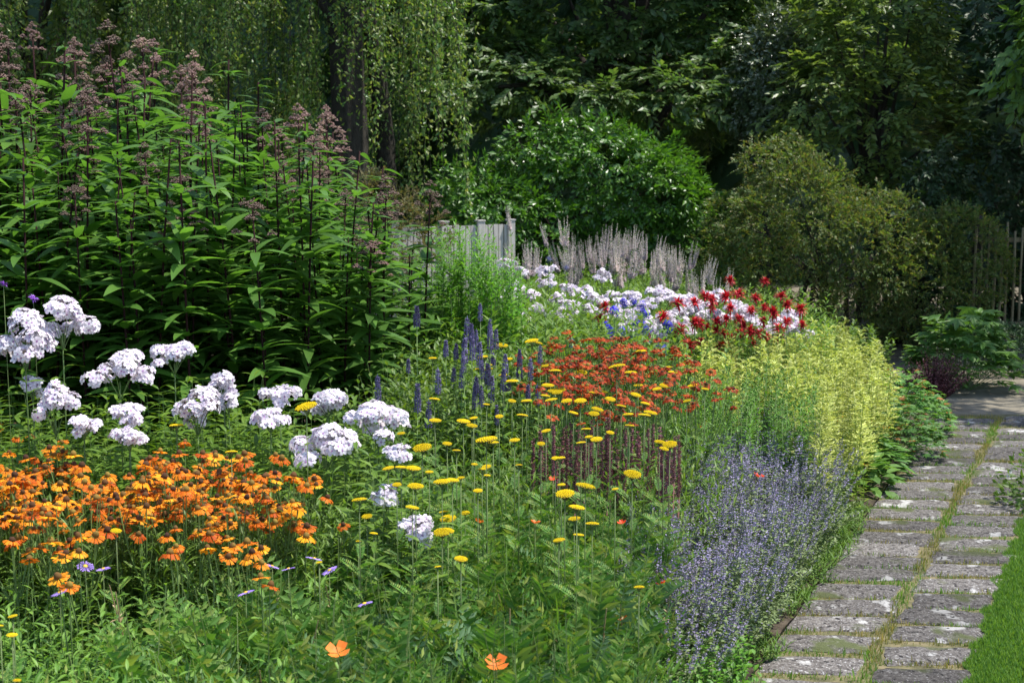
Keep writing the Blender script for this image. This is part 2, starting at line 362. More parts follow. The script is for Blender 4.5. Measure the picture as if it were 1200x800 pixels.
sheet('sandy_yard', [(2.98, yb + .004), (9, 9.6), (10, 22), (2.5, 22)], .004, M['sand'])

def slab_mesh(c):
    """rough-edged paving stone between four plan corners"""
    n = 9; mb = MB(); c = np.array(c); g = np.linspace(0, 1, n); A, B = np.meshgrid(g, g); c = c + rng.normal(size=c.shape) * .014
    bl = lambda A, B: (c[0] * ((1 - A) * (1 - B))[..., None] + c[1] * (A * (1 - B))[..., None] + c[2] * (A * B)[..., None] + c[3] * ((1 - A) * B)[..., None])
    pw = bl(A, B); e = np.minimum(np.minimum(A, 1 - A), np.minimum(B, 1 - B))
    pw += U(-.005, .005, pw.shape); Z = .027 + U(-.0025, .0025, A.shape) - np.where(e < .01, .010, 0)
    V = np.concatenate([np.dstack([pw, Z]).reshape(-1, 3)]); i = (np.arange(n - 1)[:, None] * n + np.arange(n - 1)).ravel()
    F = np.concatenate([np.stack([i, i + 1, i + n + 1], 1), np.stack([i, i + n + 1, i + n], 1)]); mb.raw(V, F)
    ring = [j for j in range(n)] + [n * j + n - 1 for j in range(1, n)] + [n * (n - 1) + j for j in range(n - 2, -1, -1)] + [n * j for j in range(n - 2, 0, -1)]
    R0 = V[ring]; R1 = R0.copy(); R1[:, 2] = -.02; k = len(ring)
    F = [];
    for j in range(k): F += quads((j, k + j, k + (j + 1) % k, (j + 1) % k))
    mb.raw(np.concatenate([R0, R1]), F); return mb.mesh('paving_slab', [M['slab']], False)
rows = 0; y = 3.6; SLABS = []
while y < 9.35:
    d = .205 + U(-.01, .012); gap = U(.018, .042); 
    for side in (0, 1):
        yo = y + (.09 if side else 0) * 1.0 + U(-.018, .018)
        f0, f1 = (pl, lambda v: pc(v) - .025) if side == 0 else (lambda v: pc(v) + .03, pr)
        y0, y1 = yo, yo + d - gap; sk = -.035
        j = lambda: U(-.012, .012)
        c = [(f0(y0) + j() + .01, y0 + j() * .6), (f1(y0) + j(), y0 + sk + j() * .6), (f1(y1) + j(), y1 + sk + j() * .6), (f0(y1) + j() + .01, y1 + j() * .6)]
        if y1 < 9.55:
            o = obj('paving_slab', slab_mesh(c)); SLABS.append(c)
            tag(o, 'weathered grey stone slab with pale lichen set in the grassy garden path', 'paving slab', 'stone slabs of the garden path')
    y += d
def seg_dist(x, y):   # True where a point falls on a slab
    r = np.zeros(len(x), bool)
    for c in SLABS:
        yy = [q[1] for q in c]; k = (y > min(yy)) & (y < max(yy)) & ~r
        if k.any(): cc = np.array(c); cc = cc.mean(0) + (cc - cc.mean(0)) * [.985, .95]; r[k] |= inpoly(x[k], y[k], cc)
    return r
# short grass in the joints
n = 80000; gy = 4.3 + (9.5 - 4.3) * U(0, 1, n); gx = pl(gy) + U(0, 1, n) * (pr(gy) - pl(gy)); k = ~seg_dist(gx, gy)
gx, gy = gx[k], gy[k]; dens = np.sin(gx * 13 + gy * 4) * np.sin(gy * 9 - gx * 5) + U(-1.0, 1.2, len(gx)); k = dens > -.45; gx, gy = gx[k], gy[k]
mb = MB(); n = len(gx); mid = np.abs(gx - pc(gy)) < .05
mb.inst((BLADE[0] * np.array([3.2, 1, 1]), BLADE[1], BLADE[2]), rotz(U(0, 6.3, n), (U(.008, .019, n) + .016 * (U(0, 1, n) < .06)) * np.where(mid, 1.1, 1)), np.column_stack([gx, gy, np.full(n, .016)]))
mb.M[0][:] = np.repeat((np.sin(gx * 6 + gy * 3) + U(-1.2, .9, n) > 0).astype(int), 2)
tag(obj('joint_grass', mb.mesh('joint_grass', [M['dry_grass'], M['lawn']])), 'short yellowish grass growing between the path slabs', 'grass', None, 'stuff')
n = 230000; gy = 4.0 + 5.6 * U(0, 1, n) ** 1.6; gx = pr(gy) - .005 + .03 * np.sin(gy * 23) * np.sin(gy * 9 + 1) + U(0, 1, n) ** 1.5 * 2.2; 
mb = MB(); mb.inst((BLADE[0] * np.array([3.0, 1, 1]), BLADE[1], BLADE[2]), rotz(U(0, 6.3, n), U(.018, .035, n)), np.column_stack([gx, gy, np.full(n, .006)]))
tag(obj('lawn_grass', mb.mesh('lawn_grass', [M['lawn']])), 'short bright green mown lawn grass beside the path', 'grass', None, 'stuff')

# ------------------------------------------------------------------ woody plants
def sphere_dirs(n): return norm(rng.normal(size=(n, 3)))
def crown(mb, lobes, n, spray, size, droop=.3, shell=(.82, 1.03), back=.35, m=None, up_bias=.3, flat=False, ymax=None):
    """leafy sprays through the outer volume of many overlapping lobes"""
    lobes = [(np.array(c, float), np.array(r, float)) for c, r in lobes]
    wts = np.array([(r[0] * r[1] + r[0] * r[2] + r[1] * r[2]) for c, r in lobes]); wts /= wts.sum()
    for (c, r), w in zip(lobes, wts):
        k = int(n * w * 1.6); d = sphere_dirs(k); d = d[(d[:, 1] < .25) | (U(0, 1, k) < back)]; d = d[(d[:, 2] > -.75)]
        s = U(shell[0], shell[1], len(d))[:, None]; p = c + d * r * s
        ok = np.ones(len(p), bool)
        for c2, r2 in lobes:
            if c2 is not c: ok &= (((p - c2) / r2) ** 2).sum(1) > .62
        p, d = p[ok], d[ok]; ok = p[:, 2] > .05; p, d = p[ok], d[ok]; q = len(p)
        nn = norm(d / r)
        ax = nn * .8 + sphere_dirs(q) * .75 + np.array([0, 0, -droop]);
        if flat: ax[:, 2] = ax[:, 2] * .3 - .08
        mb.inst(spray, frames(ax, up=norm(nn * .5 + np.array([0, 0, 1.0]) * up_bias * 2 + sphere_dirs(q) * .4), scale=size * U(.7, 1.25, q)), p, m)
def spray(tpl, n, L, spread=.5, twig=True, flat=True, jit=.35, twigm=1):
    """flat twig of unit length along x with n leaves"""
    mb = MB(); t = np.linspace(.08, 1, n); sgn = np.where(np.arange(n) % 2, 1, -1)
    an = sgn * U(.5, 1.1, n); an[-1] = 0
    d = np.stack([np.cos(an), np.sin(an), U(-jit, jit, n)], 1)
    up = np.array([0, 0, 1.]) + (0 if flat else 1) * rng.normal(size=(n, 3)) * .6
    mb.inst(tpl, frames(d, up=norm(up), roll=U(-jit, jit, n), scale=L * U(.7, 1.15, n)), np.stack([t, sgn * 0.0, -.12 * t * t], 1), 0)
    if twig: mb.tube([(0, 0, 0), (.5, 0, -.03), (1, 0, -.12)], [.012, .009, .004], 3, twigm)
    return mb.arr()
def blobs(cx, cy, cz, rx, ry, rz_, n, rs=(.3, .5)):
    """lobes scattered over an ellipsoid, making an uneven outline"""
    out = [((cx, cy, cz), (rx * .8, ry * .8, rz_ * .8))]
    for d in sphere_dirs(n * 3)[:n * 2]:
        if d[1] > .3 and U(0, 1) < .6: continue
        if len(out) > n: break
        f = U(*rs); out.append(((cx + d[0] * rx * .75, cy + d[1] * ry * .75, cz + d[2] * rz_ * .75), (rx * f, ry * f, rz_ * f)))
    return out
def woody(name, label, cat, lobes, leafm, n, tp, size, base, trunkr, barkm='bark', group=None, droop=.3, flat=False, up_bias=.3, shell=(.8, 1.03), extra=None, stems=1, back=.35, parts=('trunk', 'crown')):
    e = bpy.data.objects.new(name, None); col.objects.link(e); e.location = base; tag(e, label, cat, group)
    b = np.array(base, float); tb = MB()
    cen = np.mean([l[0] for l in lobes], axis=0)
    for s in range(stems):
        off = np.array([U(-.15, .15), U(-.1, .1), 0]) * (stems > 1)
        top = cen + off * 3; p = np.array([off, (off * 1.5 + (top - b) * .35), (top - b) * .8 + np.array([U(-.1, .1), 0, 0]), top - b])
        tb.tube(p, np.array([1, .75, .5, .3]) * trunkr, 8)
    for c, r in lobes[1:26]:
        st = (cen - b) * U(.35, .8); en = np.array(c) - b; mid_ = (st + en) / 2 + np.array([0, 0, U(-.1, .2)])
        tb.tube([st, mid_, en], [trunkr * .35, trunkr * .22, trunkr * .08], 5)
    obj(parts[0], tb.mesh(parts[0], [M[barkm]], True), e)
    cb = MB(); crown(cb, lobes, n, tp, size, droop, shell, back, None, up_bias, flat)
    if extra: extra(cb)
    for v in cb.V: v -= b
    ms = [M[leafm], M[barkm]]
    if extra: ms.append(M['brown_leaf'])
    obj(parts[1], cb.mesh(parts[1], ms), e); return e

# backdrop wood: a dense dark hedge wall of real depth closes off the garden
def hedge(name, label, x0, x1, y0, y1, h, n, leafm='dark_leaf'):
    mb = MB(); nx, nz = 60, 24
    def bump(x, z): return .35 * np.sin(x * 1.7 + z * .9) + .25 * np.sin(x * 3.1 - z * 2.3) + .12 * np.sin(x * 7 + z * 5)
    a = np.linspace(0, 1, nx); b = np.linspace(0, 1, nz); A, B = np.meshgrid(a, b)
    X = x0 + (x1 - x0) * A; Z = h * np.minimum(B * 1.5, 1) * (1 + .06 * np.sin(X * 1.3)); Y = np.where(B < .67, y0 - bump(X, Z), y0 + (y1 - y0) * (B - .67) / .33)
    V = np.stack([X, Y, Z], -1).reshape(-1, 3); i = (np.arange(nz - 1)[:, None] * nx + np.arange(nx - 1)).ravel()
    F = np.concatenate([np.stack([i, i + 1, i + nx + 1], 1), np.stack([i, i + nx + 1, i + nx], 1)]); mb.raw(V, F)
    V2 = V.copy(); V2[:, 1] = y1; V2[:, 2] = np.minimum(V2[:, 2], h); mb.raw(V2, F)
    lx = U(x0, x1, n); lz = U(.05, h, n); ly = y0 - bump(lx, lz) - U(0, .25, n)
    d = sphere_dirs(n) + np.array([0, -.5, -.3]); mb.inst(LF, frames(d, up=norm(np.array([0, -.5, 1.]) + sphere_dirs(n) * .5), scale=U(.09, .17, n)), np.stack([lx, ly, lz], 1), 0)
    return tag(obj(name, mb.mesh(name, [M[leafm]])), label, 'hedge')
LF = leaf(.5, -.2, .12, seg=2, peak=.5)
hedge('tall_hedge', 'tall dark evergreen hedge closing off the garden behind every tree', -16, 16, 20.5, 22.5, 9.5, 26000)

SP_D = spray(DIA, 9, .42, jit=.4); SP_O = spray(LF, 8, .45, jit=.35); SP_G = spray(leaf(.45, -.35, .12, seg=2), 9, .42, flat=False, jit=.5)
SP_S = spray(DIA, 11, .3, flat=False, jit=.6)
# weeping birch: hanging strands
def strand(L, nl):
    mb = MB(); t = np.linspace(0, 1, 6); a = U(0, 6.3); pts = np.stack([.10 * t * cos(a) + .03 * np.sin(t * 6), .10 * t * sin(a) + .03 * np.cos(t * 5), -L * t], 1)
    mb.tube(pts, [.004, .003, .003, .002, .002, .001], 3, 1)
    tt = U(.02, 1, nl); an = U(0, 6.3, nl); d = np.stack([np.cos(an) * .6, np.sin(an) * .6, U(-1.1, -.2, nl)], 1)
    mb.inst(LF, frames(d, up=sphere_dirs(nl), scale=U(.036, .062, nl)), along(pts, tt) + rng.normal(size=(nl, 3)) * .022, 0); return mb.arr()
def birch():
    b = np.array([-1.75, 14.2, 0]); e = place([], 'weeping_birch', 'weeping birch with long leafy strands hanging behind the tall mauve plants', 'tree', None, b)
    tb = MB(); tb.tube([(0, 0, 0), (.08, .1, 2), (0, 0, 4.5), (.1, 0, 7)], [.24, .19, .15, .08], 10)
    for i in range(12):
        a = i * .9; r = U(1.2, 2.3); z = U(2.8, 5.2); tb.tube([(0, 0, z), (r * .5 * cos(a), r * .5 * sin(a), z + 1.0), (r * cos(a), r * sin(a), z + .9)], [.07, .05, .02], 6)
    tb.tube([(.45, .6, 0), (.4, .5, 2), (.2, .3, 4), (0, 0, 5)], [.13, .11, .09, .07], 8)
    obj('trunk', tb.mesh('trunk', [M['birch_bark']], True), e)
    S = [strand(U(1.2, 2.4), 95) for _ in range(9)]; mb = MB()
    for (n, x0, x1, ya_, yb_, z0, z1) in ((120, -1.9, -.05, -1.4, .2, 3.6, 5.4), (90, -.2, 1.25, -1.6, .3, 4.0, 5.3), (200, -4.5, 1.1, -.4, 2.2, 3.3, 5.6), (60, -5, -1.6, -1.2, .5, 3.5, 5.0), (54, -.4, 1.1, -1.2, .6, 3.2, 3.9), (150, -2.0, .2, .4, 1.8, 2.6, 4.0)):
        wh = rng.integers(0, 9, n); nc = max(n // 9, 4); ci = rng.integers(0, nc, n); X = U(x0, x1, nc)[ci] + rng.normal(size=n) * .09; Y = U(ya_, yb_, nc)[ci] + rng.normal(size=n) * .09; Z = U(z0, z1, nc)[ci] + U(-.3, .3, n)
        for i in range(9):
            k = wh == i; mb.inst(S[i], rotz(U(0, 6.3, k.sum()), U(.8, 1.15, k.sum())), np.stack([X[k], Y[k], Z[k]], 1))
    crown(mb, blobs(-1.4, .3, 6.1, 3.2, 2.1, 1.1, 12), 1100, SP_D, .4, 1.0)
    obj('crown', mb.mesh('crown', [M['birch_leaf'], M['bark']]), e)
birch()

woody('beech_tree', 'dark broad beech with layered branches above the glossy bright green shrub', 'tree',
      blobs(1.4, 18.2, 4.6, 3.1, 1.7, 2.6, 18, (.25, .42)) + [((U(-.6, 3.6), 16.0 + (z_ - 2.4) * .7 + U(0, .5), z_), (U(.6, 1.1), U(.5, .8), U(.16, .28))) for z_ in np.linspace(2.45, 4.6, 30)], 'beech_leaf', 9500, SP_O, .27, (1.6, 18.6, 0), .22, flat=True)
woody('hornbeam_tree', 'yellow-green upright hornbeam standing behind the olive shrub', 'tree',
      blobs(4.0, 15.4, 2.2, 1.0, .8, 1.25, 14, (.3, .5)) + blobs(4.1, 15.6, 3.4, .7, .6, .8, 6), 'horn_leaf', 2600, SP_D, .22, (4.1, 15.7, 0), .1, flat=True)
woody('holly_tree', 'dark holly with shiny silvery leaves left of the yellow-green hornbeam', 'tree',
      blobs(3.0, 16.0, 2.6, .5, .6, .9, 8), 'holly_leaf', 1100, SP_G, .17, (3.0, 16.2, 0), .08)
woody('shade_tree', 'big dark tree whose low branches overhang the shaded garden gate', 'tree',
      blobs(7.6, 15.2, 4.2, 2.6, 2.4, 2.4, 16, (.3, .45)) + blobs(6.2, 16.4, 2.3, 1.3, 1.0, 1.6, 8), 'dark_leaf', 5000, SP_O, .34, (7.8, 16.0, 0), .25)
woody('apple_tree', 'open leafy tree arching over the sandy end of the path', 'tree',
      blobs(6.6, 10.2, 4.5, 1.7, 1.1, .8, 12, (.3, .5)), 'lime_tree_leaf', 1300, SP_O, .3, (7.6, 10.9, 0), .13)
woody('linden_tree', 'pale green leafy lime tree branch at the right edge above the gate', 'tree',
      blobs(5.05, 12.5, 2.75, .55, .5, .75, 7) + blobs(7.4, 12.8, 3.6, 1.4, 1.1, 1.1, 8), 'lime_tree_leaf', 1900, spray(OVAL, 7, .45), .24, (6.6, 13.2, 0), .14)
woody('glossy_shrub', 'broad bright green shrub with shiny leaves behind the grey fence', 'shrub',
      blobs(.75, 15.3, 1.3, 1.35, .9, .85, 14, (.2, .4)) + blobs(-.35, 15.1, 1.0, .85, .7, .65, 8, (.3, .5)) + blobs(1.7, 15.2, 1.05, .75, .6, .8, 8, (.3, .5)) + blobs(.9, 15.2, 1.95, .5, .4, .3, 5, (.3, .5)), 'glossy_leaf', 6200, SP_G, .2, (.6, 15.6, 0), .05, stems=4, droop=.5, parts=('branches', 'foliage'))
woody('olive_shrub', 'large rounded olive-green shrub with fine leaves behind the red flowers', 'shrub',
      blobs(2.6, 12.6, 1.0, .85, .75, .9, 16, (.2, .4)) + blobs(3.3, 12.6, .85, .8, .65, .85, 14, (.2, .4)) + blobs(2.15, 12.6, .75, .45, .5, .6, 8, (.3, .5)) + blobs(3.95, 12.5, .65, .5, .5, .65, 9, (.3, .5)) + blobs(2.45, 12.7, 1.75, .3, .3, .25, 4, (.3, .5)), 'olive_leaf', 13500, SP_S, .105, (2.9, 12.8, 0), .035, stems=6, droop=-.1, parts=('branches', 'foliage'))
woody('cherry_tree', 'mid green leafy tree in the top left corner behind the mauve heads', 'tree',
      blobs(-6.2, 16.6, 4.0, 2.4, 1.6, 2.2, 14, (.25, .45)), 'horn_leaf', 3600, SP_O, .28, (-6, 17, 0), .18)
woody('brown_shrub', 'brownish feathery shrub between the weeping birch and the grey fence', 'shrub',
      blobs(-1.35, 12.9, 1.15, .62, .5, .62, 9, (.3, .5)), 'brown_leaf', 1300, SP_S, .13, (-1.35, 13, 0), .02, stems=5, droop=-.2, parts=('branches', 'foliage'))

woody('dark_backing_bush', 'dark dense leafy bush added to make the darkness behind the pole screen', 'shrub',  # bush added to cover sunlit ground and keep the pole gaps dark
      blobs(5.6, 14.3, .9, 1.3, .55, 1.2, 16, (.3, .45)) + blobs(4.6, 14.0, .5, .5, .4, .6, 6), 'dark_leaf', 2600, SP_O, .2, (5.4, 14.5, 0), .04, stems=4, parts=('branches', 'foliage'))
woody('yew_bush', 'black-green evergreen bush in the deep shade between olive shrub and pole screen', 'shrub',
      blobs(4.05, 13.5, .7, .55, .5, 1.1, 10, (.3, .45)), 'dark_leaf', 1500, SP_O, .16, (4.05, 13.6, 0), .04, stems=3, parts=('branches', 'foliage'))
woody('dark_gap_filler', 'low black-green leafy mass added to stand in for the dark opening under the pole screen', 'hedge',  # leafy mass added to suggest the black shaded opening below the poles
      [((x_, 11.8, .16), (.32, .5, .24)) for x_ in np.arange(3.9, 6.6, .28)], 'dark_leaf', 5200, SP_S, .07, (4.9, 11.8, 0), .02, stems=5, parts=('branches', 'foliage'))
# ------------------------------------------------------------------ fence and pole gate
def box(mb, x0, x1, y0, y1, z0, z1, m=0, R3=None, o=(0, 0, 0)):
    V = np.array([(x, y, z) for x in (x0, x1) for y in (y0, y1) for z in (z0, z1)], float)
    F = quads((0, 1, 3, 2), (4, 6, 7, 5), (0, 4, 5, 1), (2, 3, 7, 6), (0, 2, 6, 4), (1, 5, 7, 3))
    if R3 is not None: V = V @ R3.T
    mb.raw(V + np.array(o), F, m)
def fence():
    L0, L1 = P(400, 262, 12.6), P(600, 262, 13.6); d = (L1 - L0); d.z = 0; w = d.length; ang = math.atan2(d.y, d.x)
    e = place([], 'board_fence', 'weathered pale grey board fence with square posts behind the bed', 'fence', None, (L0.x, L0.y, 0), ang)
    mb = MB(); x = 0; top = 1.19
    while x < w - .05:
        bw = .052 + U(-.003, .003); box(mb, x, x + bw, U(-.004, .004), .018 + U(0, .003), .04, top + U(-.006, .006)); x += bw + .011
    obj('boards', mb.mesh('boards', [M['fence_wood']]), e)
    for xx in (0, w * .27, w * .56, w * .78, w - .06):
        p = MB(); box(p, xx, xx + .075, -.035, -.008, 0, top + .035); box(p, xx - .006, xx + .081, -.041, .03, top + .037, top + .05); obj('post', p.mesh('post', [M['fence_wood']]), e)
    r = MB(); box(r, 0, w, .024, .06, .9, .98); box(r, 0, w, .024, .06, .25, .33); obj('rails', r.mesh('rails', [M['fence_wood']]), e)
fence()
def gate():
    Y = 12.6; a = P(1140, 375, Y); b = P(1290, 375, Y); zt = P(1150, 266, Y).z
    e = place([], 'pole_fence', 'rustic screen of thin upright poles in the shade beyond the path', 'fence', None, (a.x, Y, 0))
    w = b.x - a.x; x = 0
    k = 0
    while x < w:
        p = MB(); r = U(.010, .017); h = zt + U(-.05, .06); p.tube([(x, 0, a.z - .03), (x + U(-.012, .012), 0, (a.z + h) / 2), (x + U(-.01, .01), 0, h)], [r, r * .9, r * .8], 7)
        obj('pole', p.mesh('pole', [M['gate_wood']], True), e); x += U(.045, .075); k += 1
    p = MB(); box(p, -.02, w, -.05, -.02, a.z - .045, a.z - .012); obj('rail', p.mesh('rail', [M['gate_wood']]), e)
    p = MB(); box(p, -.02, w, .02, .05, zt - .14, zt - .1); obj('rail', p.mesh('rail', [M['gate_wood']]), e)
    for xx in (.03, w * .55, w - .05): p = MB(); p.tube([(xx, .07, 0), (xx, .07, zt + .1)], [.045, .04], 8); obj('post', p.mesh('post', [M['bark']], True), e)
gate()

# ================================================================== TALL MAUVE PLANTS
JOE_L = leaf(.28, -.55, .08, seg=6, peak=.4)
def joe_proto(flower=True):
    h = 2.2; pts = stem_pts(h, .05); st = MB(); st.tube(pts, np.linspace(.008, .0045, 5), 6)
    fo = MB(); z = .35
    ts = np.arange(.12, .93, .058)
    for i, t in enumerate(ts):
        k = 5 if U(0, 1) < .5 else 4; ph = i * .6 + U(-.2, .2); a = ph + np.arange(k) * 2 * pi / k + U(-.12, .12, k)
        el = U(.1, 1.0, k); L = (.225 if t < .8 else .18) * U(.85, 1.12, k) * (1 if t > .2 else .8)
        d = np.stack([np.cos(a) * np.cos(el), np.sin(a) * np.cos(el), np.sin(el)], 1)
        fo.inst(JOE_L, frames(d, roll=U(-.35, .35, k), scale=L), np.repeat(along(pts, np.array([t])), k, 0))
    # axillary shoots fill the mass
    k = 26; t = U(.15, .85, k); a = U(0, 6.3, k); el = U(.3, 1.0, k); d = np.stack([np.cos(a) * np.cos(el), np.sin(a) * np.cos(el), np.sin(el)], 1)
    fo.inst(JOE_L, frames(d, roll=U(-.5, .5, k), scale=U(.06, .13, k)), along(pts, t))
    if not flower:
        k = 9; a = U(0, 6.3, k); el = U(.1, .75, k); d = np.stack([np.cos(a) * np.cos(el), np.sin(a) * np.cos(el), np.sin(el)], 1)
        fo.inst(JOE_L, frames(d, roll=U(-.4, .4, k), scale=U(.07, .12, k)), along(pts, U(.95, 1, k)))
        return [('stem', st.mesh('stem', [M['joe_stem']], True)), ('foliage', fo.mesh('foliage', [M['joe_leaf']], True))]
    fl = MB(); top = pts[-1]
    ni = int(U(2, 5)); tiers = [(0, 1, .10, .045), (.0, 3, .05, .036), (-.07, ni, .08, .034), (-.16, ni, .11, .03), (-.25, int(U(0, 3)), .12, .026)]
    for dz, k, r, R0 in tiers:
        a = U(0, 6.3) + np.arange(k) * 2 * pi / k
        for j in range(k):
            rr = 0 if k == 1 else r * U(.7, 1.1); c = top + np.array([cos(a[j]) * rr, sin(a[j]) * rr, dz + (.09 if k == 1 else .03) + U(-.035, .035)])
            fl.tube([top + np.array([0, 0, dz - .06]), (top + np.array([0, 0, dz - .06]) + c) / 2 + np.array([0, 0, -.01]), c - np.array([0, 0, .015])], [.0025, .002, .0018], 3, 1)
            m_ = 9
            for q in range(m_):
                b = q * 2.4; s = R0 * sqrt(q / m_) * 1.1; cc = c + np.array([cos(b) * s * .85, sin(b) * s * .85, -.75 * s + U(-.004, .004)])
                kk = 8; dd = sphere_dirs(kk); dd[:, 2] = np.abs(dd[:, 2]) * .9 - .1
                fl.inst(OCT, frames(dd, scale=np.tile([.0085, .0042, .0042], (kk, 1)) * U(.8, 1.2, kk)[:, None]), cc + dd * .0085, 0)
    for v in fl.V: v -= top
    return [('stem', st.mesh('stem', [M['joe_stem']], True)), ('foliage', fo.mesh('foliage', [M['joe_leaf']], True)), ('flower_head', fl.mesh('flower_head', [M['joe_flower'], M['joe_stem']]), tuple(top))]
JP = [joe_proto() for _ in range(7)]; JN = [joe_proto(False) for _ in range(4)]
# outline of the mass as seen: top pixel for each column
tx = [-80, 40, 100, 180, 220, 262, 300, 350, 400, 440, 478, 500]; ty = [15, 15, 12, 38, 35, 45, 75, 90, 140, 160, 200, 225]
def joe_patch():
    W = [(-3.6, 6.2), (-2.0, 6.1), (-1.2, 6.3), (-.62, 6.9), (-.50, 7.6), (-.62, 8.6), (-1.2, 9.6), (-4.6, 9.8), (-5, 7)]
    pts = field(W, .205, .4)
    for x, y in pts:
        px = 600 + 1600 * x / y
        if px < -150 or y > 9.2: continue
        Ytop = np.interp(px, tx, ty)
        ztop = P(px, Ytop, y).z; z = min(ztop * U(.82, 1.03), 2.95)
        if y < 7: z = min(z, ztop) * U(.82, .97)
        if z < .8: continue
        if U(0, 1) < .55: z *= U(.74, .96)
        s = z / 2.32; pr_ = JP[rng.integers(6)]; hs_ = U(.5, .95) if U(0, 1) < (.46 if y > 7.2 else .20) else 0
        if hs_ < .01: pr_ = JN[rng.integers(4)]
        e = place(pr_, 'joe_pye_plant', 'tall dark-stemmed plant with whorled leaves and mauve-brown flower head in the left mass' if hs_ else 'tall dark-stemmed plant with whorled leaves and no flower yet in the left mass', 'tall perennial',
              'tall mauve-headed plants filling the left of the bed' if hs_ else 'tall leafy stems without flowers in the left mass', (x, y, 0), U(0, 6.3), (max(s, .85) * 1.08, max(s, .85) * 1.08, s), (U(-.05, .05), U(-.05, .05)))
        for c_ in e.children:
            if c_.name.startswith('flower_head'): c_.scale = (hs_, hs_, hs_ * 1.1); 
joe_patch()

# ================================================================== PHLOX
def phlox_flower():
    V = []; F = []; 
    for i in range(5):
        a = i * 2 * pi / 5; c, s = cos(a), sin(a); b = len(V)
        for x, y_, z in ((.06, 0, 0), (.5, .36, .07), (.93, .30, .02), (1.02, 0, -.02), (.93, -.30, .02), (.5, -.36, .07), (.55, 0, .02)):
            V.append((x * c - y_ * s, x * s + y_ * c, z))
        F += [(b, b + 6, b + 1), (b + 1, b + 6, b + 2), (b + 2, b + 6, b + 3), (b + 3, b + 6, b + 4), (b + 4, b + 6, b + 5), (b + 5, b + 6, b)]
    M_ = [0] * len(F); b = len(V); V += [(.22 * cos(i * 2 * pi / 5), .22 * sin(i * 2 * pi / 5), .06) for i in range(5)]
    F += [(b, b + 1, b + 2), (b, b + 2, b + 3), (b, b + 3, b + 4)]; M_ += [1] * 3
    return np.array(V), np.array(F), np.array(M_)
PHF = phlox_flower()
def phlox_head(rx, rz, full=1.0):
    """domed truss of five-petalled florets, origin at its lower middle"""
    mb = MB(); lobes = [((U(-.15, .15) * rx, 0, U(-.05, .2) * rz), rx * .52, rz * .62)]
    for i in range(7): a = i * .9 + U(0, .9); q = U(.42, .85); lobes.append(((cos(a) * rx * q, sin(a) * rx * q, U(-.75, .35) * rz), rx * U(.26, .42), rz * U(.26, .42)))
    for c, a, b in lobes:
        n = int(30 * full * (a * a * 1.5 + a * b) / (.045 ** 2 * 1.0) * .42) + 5; d = sphere_dirs(n); d[:, 2] = np.where(d[:, 2] < -.35, -d[:, 2], d[:, 2])
        p = np.array(c) + d * np.array([a, a, b]) * U(.86, 1.05, n)[:, None]; ok = np.ones(n, bool)
        for c2, a2, b2 in lobes:
            if c2 is not c: ok &= (((p - np.array(c2)) / np.array([a2, a2, b2])) ** 2).sum(1) > .55
        p, d = p[ok], d[ok]; n = len(p); nn = norm(d + np.array([0, -.12, .25]) + rng.normal(size=(n, 3)) * .28)
        ax = np.cross(nn, norm(rng.normal(size=(n, 3)))); T = frames(ax, up=nn, scale=.0175 * U(.85, 1.15, n)); mb.inst(PHF, T, p)
        k = int(n * .5); ii = rng.integers(0, n, k) if n else []
        if n: mb.inst(OCT, frames(-d[ii], scale=np.tile([.010, .0025, .0025], (k, 1))), p[ii] * .9 + np.array(c) * .1, 2)
    for i in range(7): a = U(0, 6.3); mb.tube([(0, 0, -rz * 1.3), (cos(a) * rx * .3, sin(a) * rx * .3, -rz * .6), (cos(a) * rx * .6, sin(a) * rx * .6, -rz * .1)], [.002, .0015, .001], 3, 3)
    return mb.mesh('flower_head', [M['phlox_petal'], M['phlox_eye'], M['phlox_bud'], M['green_stem']])
PH_L = leaf(.26, -.35, .10, seg=4)
def phlox_leafstem(h):
    pts = stem_pts(h, .03); st = MB().tube(pts, np.linspace(.0035, .0025, 5), 5); fo = MB(); stem_leaves(fo, pts, PH_L, 40, .12, .15, .93, (.0, .5), 2)
    return st.mesh('stem', [M['green_stem']], True), fo.mesh('foliage', [M['phlox_leaf']], True)
PST = [phlox_leafstem(1.0) for _ in range(5)]
